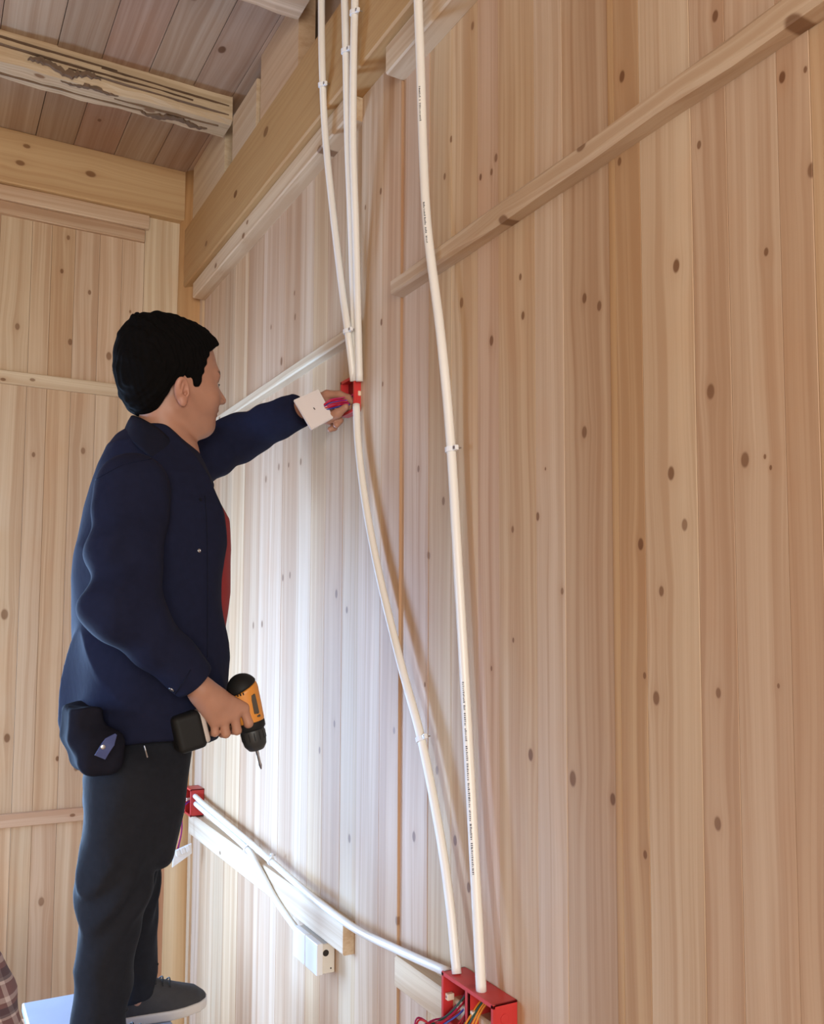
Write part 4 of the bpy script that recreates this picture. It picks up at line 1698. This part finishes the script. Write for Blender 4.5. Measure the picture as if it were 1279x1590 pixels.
po, _, _ = sdf_obj('waist_pouch', pouch_f, PC - V(.16, .15, .12), PC + V(.14, .16, .12), 0.004, POUCHM, person)
bm = bmesh.new()
pts = [A3(180, 1140, -1.715), A3(166, 1158, -1.722), A3(155, 1176, -1.715)]
pth = catmull(pts, 6)
prev = None
for i, p in enumerate(pth):
    t_ = (pth[min(i + 1, len(pth) - 1)] - pth[max(i - 1, 0)]).normalized()
    wdir = t_.cross(Vector((0, 1, 0))).normalized() * (0.002 + 0.009 * min(1, i / 4))
    row = [bm.verts.new(p + wdir + Vector((0, -.002, 0))), bm.verts.new(p - wdir + Vector((0, -.002, 0))),
           bm.verts.new(p - wdir + Vector((0, .002, 0))), bm.verts.new(p + wdir + Vector((0, .002, 0)))]
    if prev:
        for k in range(4):
            bm.faces.new((prev[k], prev[(k + 1) % 4], row[(k + 1) % 4], row[k]))
    else:
        bm.faces.new(row[::-1])
    prev = row
bm.faces.new(prev)
st_ = bm_obj('strap', bm, TAGM, person)
bm = bmesh.new()
bm_lathe(bm, [(.0045, -.001), (.0045, .001), (.002, .0016)], frame((1, 0, 0), (0, 0, 1), (0, -1, 0), A3(160, 1160, -1.7245)), 12)
bm_obj('snap', bm, STEEL, st_)
bm = bmesh.new()
bm_tube(bm, [Vector(A3(224, 1158, -1.70)), Vector(A3(226, 1165, -1.702)), Vector(A3(229, 1176, -1.70))], 0.0014, 6)
bm_obj('zip_pull', bm, STEEL, person)


# ---- shoes
def shoe(ax, ay, name_):
    """ankle point; the toe points at the wall"""
    hx, tx = ax - 0.062, ax + 0.178
    zt = ZB
    L = tx - hx

    def outline(u):      # half width along the shoe
        return np.interp(u, [0, .06, .25, .5, .72, .88, .96, 1.0], [.018, .030, .033, .040, .047, .042, .028, .004])

    def upper(P):
        u = (P[..., 0] - hx) / L
        hw = outline(np.clip(u, 0, 1)) * .96
        top = np.interp(u, [0, .18, .34, .48, .70, .88, 1.0], [.090, .100, .108, .090, .070, .056, .034])
        zz = (P[..., 2] - zt - .018)
        v = np.abs(P[..., 1] - ay) / hw
        w = np.clip(zz, -.02, None) / np.maximum(top - .018, .01)
        d = (np.sqrt(v ** 2.4 + np.maximum(w, 0) ** 2.2) - 1) * np.minimum(hw, .04)
        d = smax(d, np.maximum(-u, u - 1) * L, .012)
        d = smax(d, -zz, .003)
        # opening for the ankle
        d = smax(d, -cone(P, (ax, ay, zt + .08), (ax - .01, ay, zt + .16), .034, .040), .005)
        return d

    def sole(P):
        u = (P[..., 0] - hx) / L
        hw = outline(np.clip(u, 0, 1)) * 1.04 + .001
        d = np.abs(P[..., 1] - ay) - hw
        d = smax(d, np.maximum(-u - .01, u - 1.01) * L, .014)
        lift = np.interp(u, [0, .6, 1.0], [0, 0, .014])
        top = zt + .024 + lift * .6
        d = smax(d, P[..., 2] - top, .005)
        d = smax(d, zt + .0008 + lift * .7 - P[..., 2], .004)
        return d
    lo, hi = (hx - .02, ay - .07, zt - .01), (tx + .02, ay + .07, zt + .13)
    o, _, _ = sdf_obj('shoe', upper, lo, hi, 0.003, SHOE, person)
    so, _, _ = sdf_obj('sole', sole, lo, hi, 0.003, SOLE, o)
    # laces
    for k in range(4):
        x0 = ax + .030 + k * .017
        zz = zt + np.interp((x0 - hx) / L, [.34, .48, .70], [.110, .093, .074]) + .001
        bm = bmesh.new()
        bm_tube(bm, catmull([Vector((x0, ay - .024, zz - .012)), Vector((x0 + .004, ay, zz + .001)), Vector((x0, ay + .024, zz - .012))], 5), .0019, 6)
        bm_obj('lace', bm, LACE, o, True)
    for s1, s2 in ((-1, 1), (1, 1), (-1, -1), (1, -1)):
        bm = bmesh.new()
        c = Vector((ax + .030, ay, zt + .114))
        if s2 > 0:
            pts = [c, c + Vector((.010, s1 * .014, .022)), c + Vector((.022, s1 * .020, .016)), c + Vector((.012, s1 * .010, .002)), c]
        else:
            pts = [c, c + Vector((-.002 + .01 * s1, s1 * .01, .018)), c + Vector((.006 + .016 * s1, s1 * .018, .030))]
        bm_tube(bm, catmull(pts, 5), .0017, 6)
        bm_obj('lace', bm, LACE, o, True)
    return o


shoe(ANF[0] - .010, ANF[1], 'far')
shoe(ANN[0], ANN[1], 'near')
# ankle sock between hem and shoe
for a_ in (ANF - V(.010, 0, 0), ANN):
    bm = bmesh.new()
    bm_tube(bm, [Vector((a_[0] - .01, a_[1], ZB + .06)), Vector((a_[0] - .008, a_[1], ZB + .12)), Vector((a_[0], a_[1], ZB + .17))], [.036, .037, .040], 18)
    bm_obj('sock', bm, SOLE, person, True)

# ------------------------------------------------------------------ drill in his right hand
DORG = simple('orange_tool_plastic', (0.66, 0.25, 0.035), 0.42, 0.06, 20)
DBLK = simple('black_tool_rubber', (0.009, 0.009, 0.009), 0.6, 0.1, 30, spec=0.25)
DGRY = simple('dark_label', (0.06, 0.045, 0.03), 0.35)
DSIL = simple('silver_stripe', (0.50, 0.44, 0.40), 0.3)
drill = empty('cordless_drill', tuple(DO))
bpy.context.view_layer.update()
tag(drill, 'orange and black cordless drill hanging point down in his near hand', 'drill')
DR = np.stack([DF, DH, DN], 1)


def dl(P): return (P - DO) @ DR / DS


def flat_(P): return dl(P)


# body axis runs along f; h<0 is away from the handle
def d_body(P):
    q = dl(P)
    d = cone(q, (-0.028, -0.008, 0), (0.026, -0.008, 0), 0.0285, 0.0270)
    d = smax(d, q[..., 0] - 0.034, .004)
    d = smin(d, rbox(q, (0.000, 0.018, 0), (0.022, 0.020, 0.016), 0.010), 0.012)
    d = smax(d, -(q[..., 0] + 0.0315 - (q[..., 1] + .008) * 0.35), .003)
    return d


def d_cap(P):
    q = dl(P)
    d = cone(q, (-0.030, -0.008, 0), (0.026, -0.008, 0), 0.0292, 0.0277)
    d = smax(d, q[..., 0] + 0.0315 - (q[..., 1] + .008) * 0.35, .003)
    return d


def d_handle(P):
    q = dl(P)
    d = chain(q, [(0.002, 0.015, 0), (0.006, 0.050, 0), (0.010, 0.082, 0)], (0.0175, 0.0165, 0.0195), .01)
    q2 = q * np.array([1, 1, 1.15])
    return d


def d_batt(P):
    q = dl(P)
    return rbox(q, (0.014, 0.108, 0), (0.034, 0.026, 0.026), 0.010)


def d_foot(P):
    q = dl(P)
    return rbox(q, (0.012, 0.083, 0), (0.030, 0.008, 0.0225), 0.006)


lo, hi = DO - V(.20, .14, .20), DO + V(.14, .14, .16)
o, _, _ = sdf_obj('housing', lambda P: d_body(P) * DS, lo, hi, 0.0024, DORG, drill)
sdf_obj('rear_cap', lambda P: d_cap(P) * DS, lo, hi, 0.0024, DBLK, drill)
sdf_obj('handle', lambda P: d_handle(P) * DS, lo, hi, 0.0024, DBLK, drill)
sdf_obj('battery', lambda P: d_batt(P) * DS, lo, hi, 0.0026, DBLK, drill)
sdf_obj('handle_foot', lambda P: d_foot(P) * DS, lo, hi, 0.0024, DSIL, drill)
DM = frame(Vector(DF), Vector(DH), Vector(DN), Vector(DO)) @ Matrix.Scale(DS, 4)
CM = frame(Vector(DH), Vector(np.cross(DF, DH)), Vector(DF), Vector(DW(0.030, -0.008, 0))) @ Matrix.Scale(DS, 4)
bm = bmesh.new()
bm_lathe(bm, [(.0255, 0), (.0265, .004), (.0260, .014), (.0235, .017)], CM, 28)
bm_obj('torque_ring', bm, DBLK, drill, True)
bm = bmesh.new()
bm_lathe(bm, [(.0215, .014), (.0225, .020), (.0225, .036), (.0205, .047), (.0140, .056), (.0060, .058)], CM, 28)
ch = bm_obj('chuck', bm, simple('chuck_plastic', (0.02, 0.021, 0.022), 0.45), drill, True)
for k in range(14):
    a = 2 * math.pi * k / 14
    bm = bmesh.new()
    bm_tube(bm, [CM @ Vector((.0226 * math.cos(a), .0226 * math.sin(a), .021)), CM @ Vector((.0226 * math.cos(a), .0226 * math.sin(a), .036))], .0009, 5)
    bm_obj('grip_rib', bm, DBLK, ch)
bm = bmesh.new()
bm_lathe(bm, [(.0032, .055), (.0032, .066), (.0026, .067), (.0026, .083), (.0034, .085), (.0012, .094)], CM, 6)
bm_obj('screwdriver_bit', bm, STEEL, drill)
# label window and vents on the side of the housing facing the camera
bm = bmesh.new()
bm_box(bm, (-.020, -.021, .0215), (.018, -.009, .0278), DM, .002)
bm_obj('label', bm, DGRY, drill)
bm = bmesh.new()
bm_box(bm, (.020, -.022, .019), (.0245, -.008, .0262), DM, .001)
bm_obj('stripe', bm, DGRY, drill)
for k in range(3):
    bm = bmesh.new()
    bm_box(bm, (-.0275 + k * .0, .000 + k * .005, .0235), (-.0225, .002 + k * .005, .0280 - k * .0008), DM, .0005)
    bm_obj('vent', bm, DBLK, drill)
bm = bmesh.new()
bm_box(bm, (.018, .018, -.006), (.028, .036, .006), DM, .003)
bm_obj('trigger', bm, DBLK, drill)

# ------------------------------------------------------------------ cover plate pinched in his left palm, wires in the box
cc = [A3(455.5, 622, -1.500), A3(494, 605, -1.500), A3(517.5, 649, -1.545), A3(483, 668, -1.545)]
cc = [Vector(c) for c in cc]
cen = (cc[0] + cc[1] + cc[2] + cc[3]) / 4
xa = ((cc[1] - cc[0]) + (cc[2] - cc[3])).normalized()
za = ((cc[0] - cc[3]) + (cc[1] - cc[2])).normalized()
ya = za.cross(xa).normalized()
if ya.y > 0: ya = -ya
za = (za - xa * za.dot(xa)).normalized()
ya = xa.cross(za)
if ya.y > 0:
    ya = -ya
t = empty('cover_plate', cen)
bpy.context.view_layer.update()
tag(t, 'square white cover plate held in front of his raised hand', 'cover plate')
wx = ((cc[1] - cc[0]).length + (cc[2] - cc[3]).length) / 4
wz = ((cc[3] - cc[0]).length + (cc[2] - cc[1]).length) / 4
bm = bmesh.new()
loq = [bm.verts.new(c + ya * .0035) for c in cc]
hiq = [bm.verts.new(c - ya * .0035) for c in cc]
for i in range(4):
    bm.faces.new((loq[i], loq[(i + 1) % 4], hiq[(i + 1) % 4], hiq[i]))
bm.faces.new(loq[::-1])
bm.faces.new(hiq)
bmesh.ops.recalc_face_normals(bm, faces=bm.faces)
bmesh.ops.bevel(bm, geom=list(bm.edges), offset=.0014, segments=2, affect='EDGES')
bm_obj('plate', bm, simple('plate_plastic', (0.74, 0.68, 0.67), 0.35), t)
bm = bmesh.new()
bm_box(bm, (-.0012, .0030, -.0035), (.0012, .0042, .0035), frame(xa, ya, xa.cross(ya), cen), .0003)
bm_obj('latch_slot', bm, DARK, t)

st = []
for i in range(9):
    m = [WMAG, WRED, WMAG, WBLUE, WRED, WMAG, WRED, WMAG, WBLUE][i]
    u = i / 8
    a = Vector((-.006, -1.540 - .03 * random.random(), 2.205 + .03 * random.random()))
    b1 = Vector(A3(541 + random.uniform(-2, 2), 617 + 12 * u, -1.560))
    c1 = Vector(A3(528, 618 + 13 * u, -1.545 + random.uniform(-.008, .008)))
    d1 = Vector(A3(512, 621 + 14 * u, -1.535 + random.uniform(-.006, .006)))
    e1 = Vector(A3(503, 628 + 8 * u, -1.528))
    st.append(([a, b1, c1, d1, e1], m))
wires('red and magenta wires gathered in his fingers at the small red box', tuple(A3(525, 625, -1.55)), st, 0.0018)

# ------------------------------------------------------------------ plaid cloth bundle at the left edge
def plaid():
    m, nt, b = new_mat('plaid_cloth')
    b.inputs['Roughness'].default_value = 0.85
    N, L = nt.nodes, nt.links
    tc = N.new('ShaderNodeTexCoord')
    sp = N.new('ShaderNodeSeparateXYZ')
    L.new(tc.outputs['Object'], sp.inputs[0])

    def m_(op, a, c):
        n = N.new('ShaderNodeMath')
        n.operation = op
        for i, v in enumerate((a, c)):
            if isinstance(v, (int, float)): n.inputs[i].default_value = v
            else: L.new(v, n.inputs[i])
        return n.outputs[0]

    def stripes(src, f, w):
        return m_('LESS_THAN', m_('ABSOLUTE', m_('SUBTRACT', m_('FRACT', m_('MULTIPLY', src, f), 0), 0.5), 0), w)
    diag = m_('ADD', sp.outputs[0], m_('MULTIPLY', sp.outputs[2], 0.35))
    a = stripes(sp.outputs[2], 22, 0.16)
    c = stripes(diag, 26, 0.16)
    s1 = m_('MULTIPLY', m_('ADD', a, c), 0.5)
    mx = N.new('ShaderNodeMix')
    mx.data_type = 'RGBA'
    mx.inputs[6].default_value = (0.16, 0.075, 0.07, 1)
    mx.inputs[7].default_value = (0.50, 0.38, 0.34, 1)
    L.new(s1, mx.inputs[0])
    a2 = stripes(m_('ADD', sp.outputs[2], 0.01), 11, 0.14)
    mx2 = N.new('ShaderNodeMix')
    mx2.data_type = 'RGBA'
    mx2.inputs[7].default_value = (0.05, 0.03, 0.04, 1)
    L.new(mx.outputs[2], mx2.inputs[6])
    L.new(m_('MULTIPLY', a2, 0.7), mx2.inputs[0])
    L.new(mx2.outputs[2], b.inputs['Base Color'])
    return m


YP = -0.75
pc = A3(-14, 1560, YP)
pt_ = A3(4, 1483, YP)


def plaid_f(P):
    d = chain(P, [A3(-22, 1496, YP), A3(-16, 1545, YP - .02), A3(-12, 1620, YP - .01), A3(-22, 1700, YP)], (.040, .066, .078, .115), .03)
    d = smin(d, cone(P, A3(-40, 1510, YP + .02), A3(-60, 1700, YP + .02), .06, .14), .04)
    d = d - 0.007 * cloth_noise(P, 1.6, 2.0)
    return smax(d, 0.462 - P[..., 2], .01)


PZ = A3(-22, 1700, YP)
pl, _, _ = sdf_obj('plaid_shirt', plaid_f, (PZ[0] - .30, YP - .2, .44), (PZ[0] + .22, YP + .2, 1.05), 0.006, plaid())
tag(pl, 'crumpled dark plaid shirt piled up at the left edge by the back wall', 'clothes')
t = empty('wooden_stool', (PZ[0] - .05, YP, 0))
bpy.context.view_layer.update()
tag(t, 'wooden stool under the plaid shirt, just outside the lower left corner', 'stool')
bm = bmesh.new()
bm_box(bm, (PZ[0] - .25, YP - .16, .425), (PZ[0] + .13, YP + .16, .460), None, .004)
o = bm_obj('seat', bm, TIMBER, t)
o.color = tone('R')
for sx in (-.22, .10):
    for sy in (-.13, .13):
        bm = bmesh.new()
        bm_box(bm, (PZ[0] + sx - .018, YP + sy - .018, 0), (PZ[0] + sx + .018, YP + sy + .018, .425), None, .003)
        o = bm_obj('leg', bm, TIMBER, t)
        o.color = tone('R')
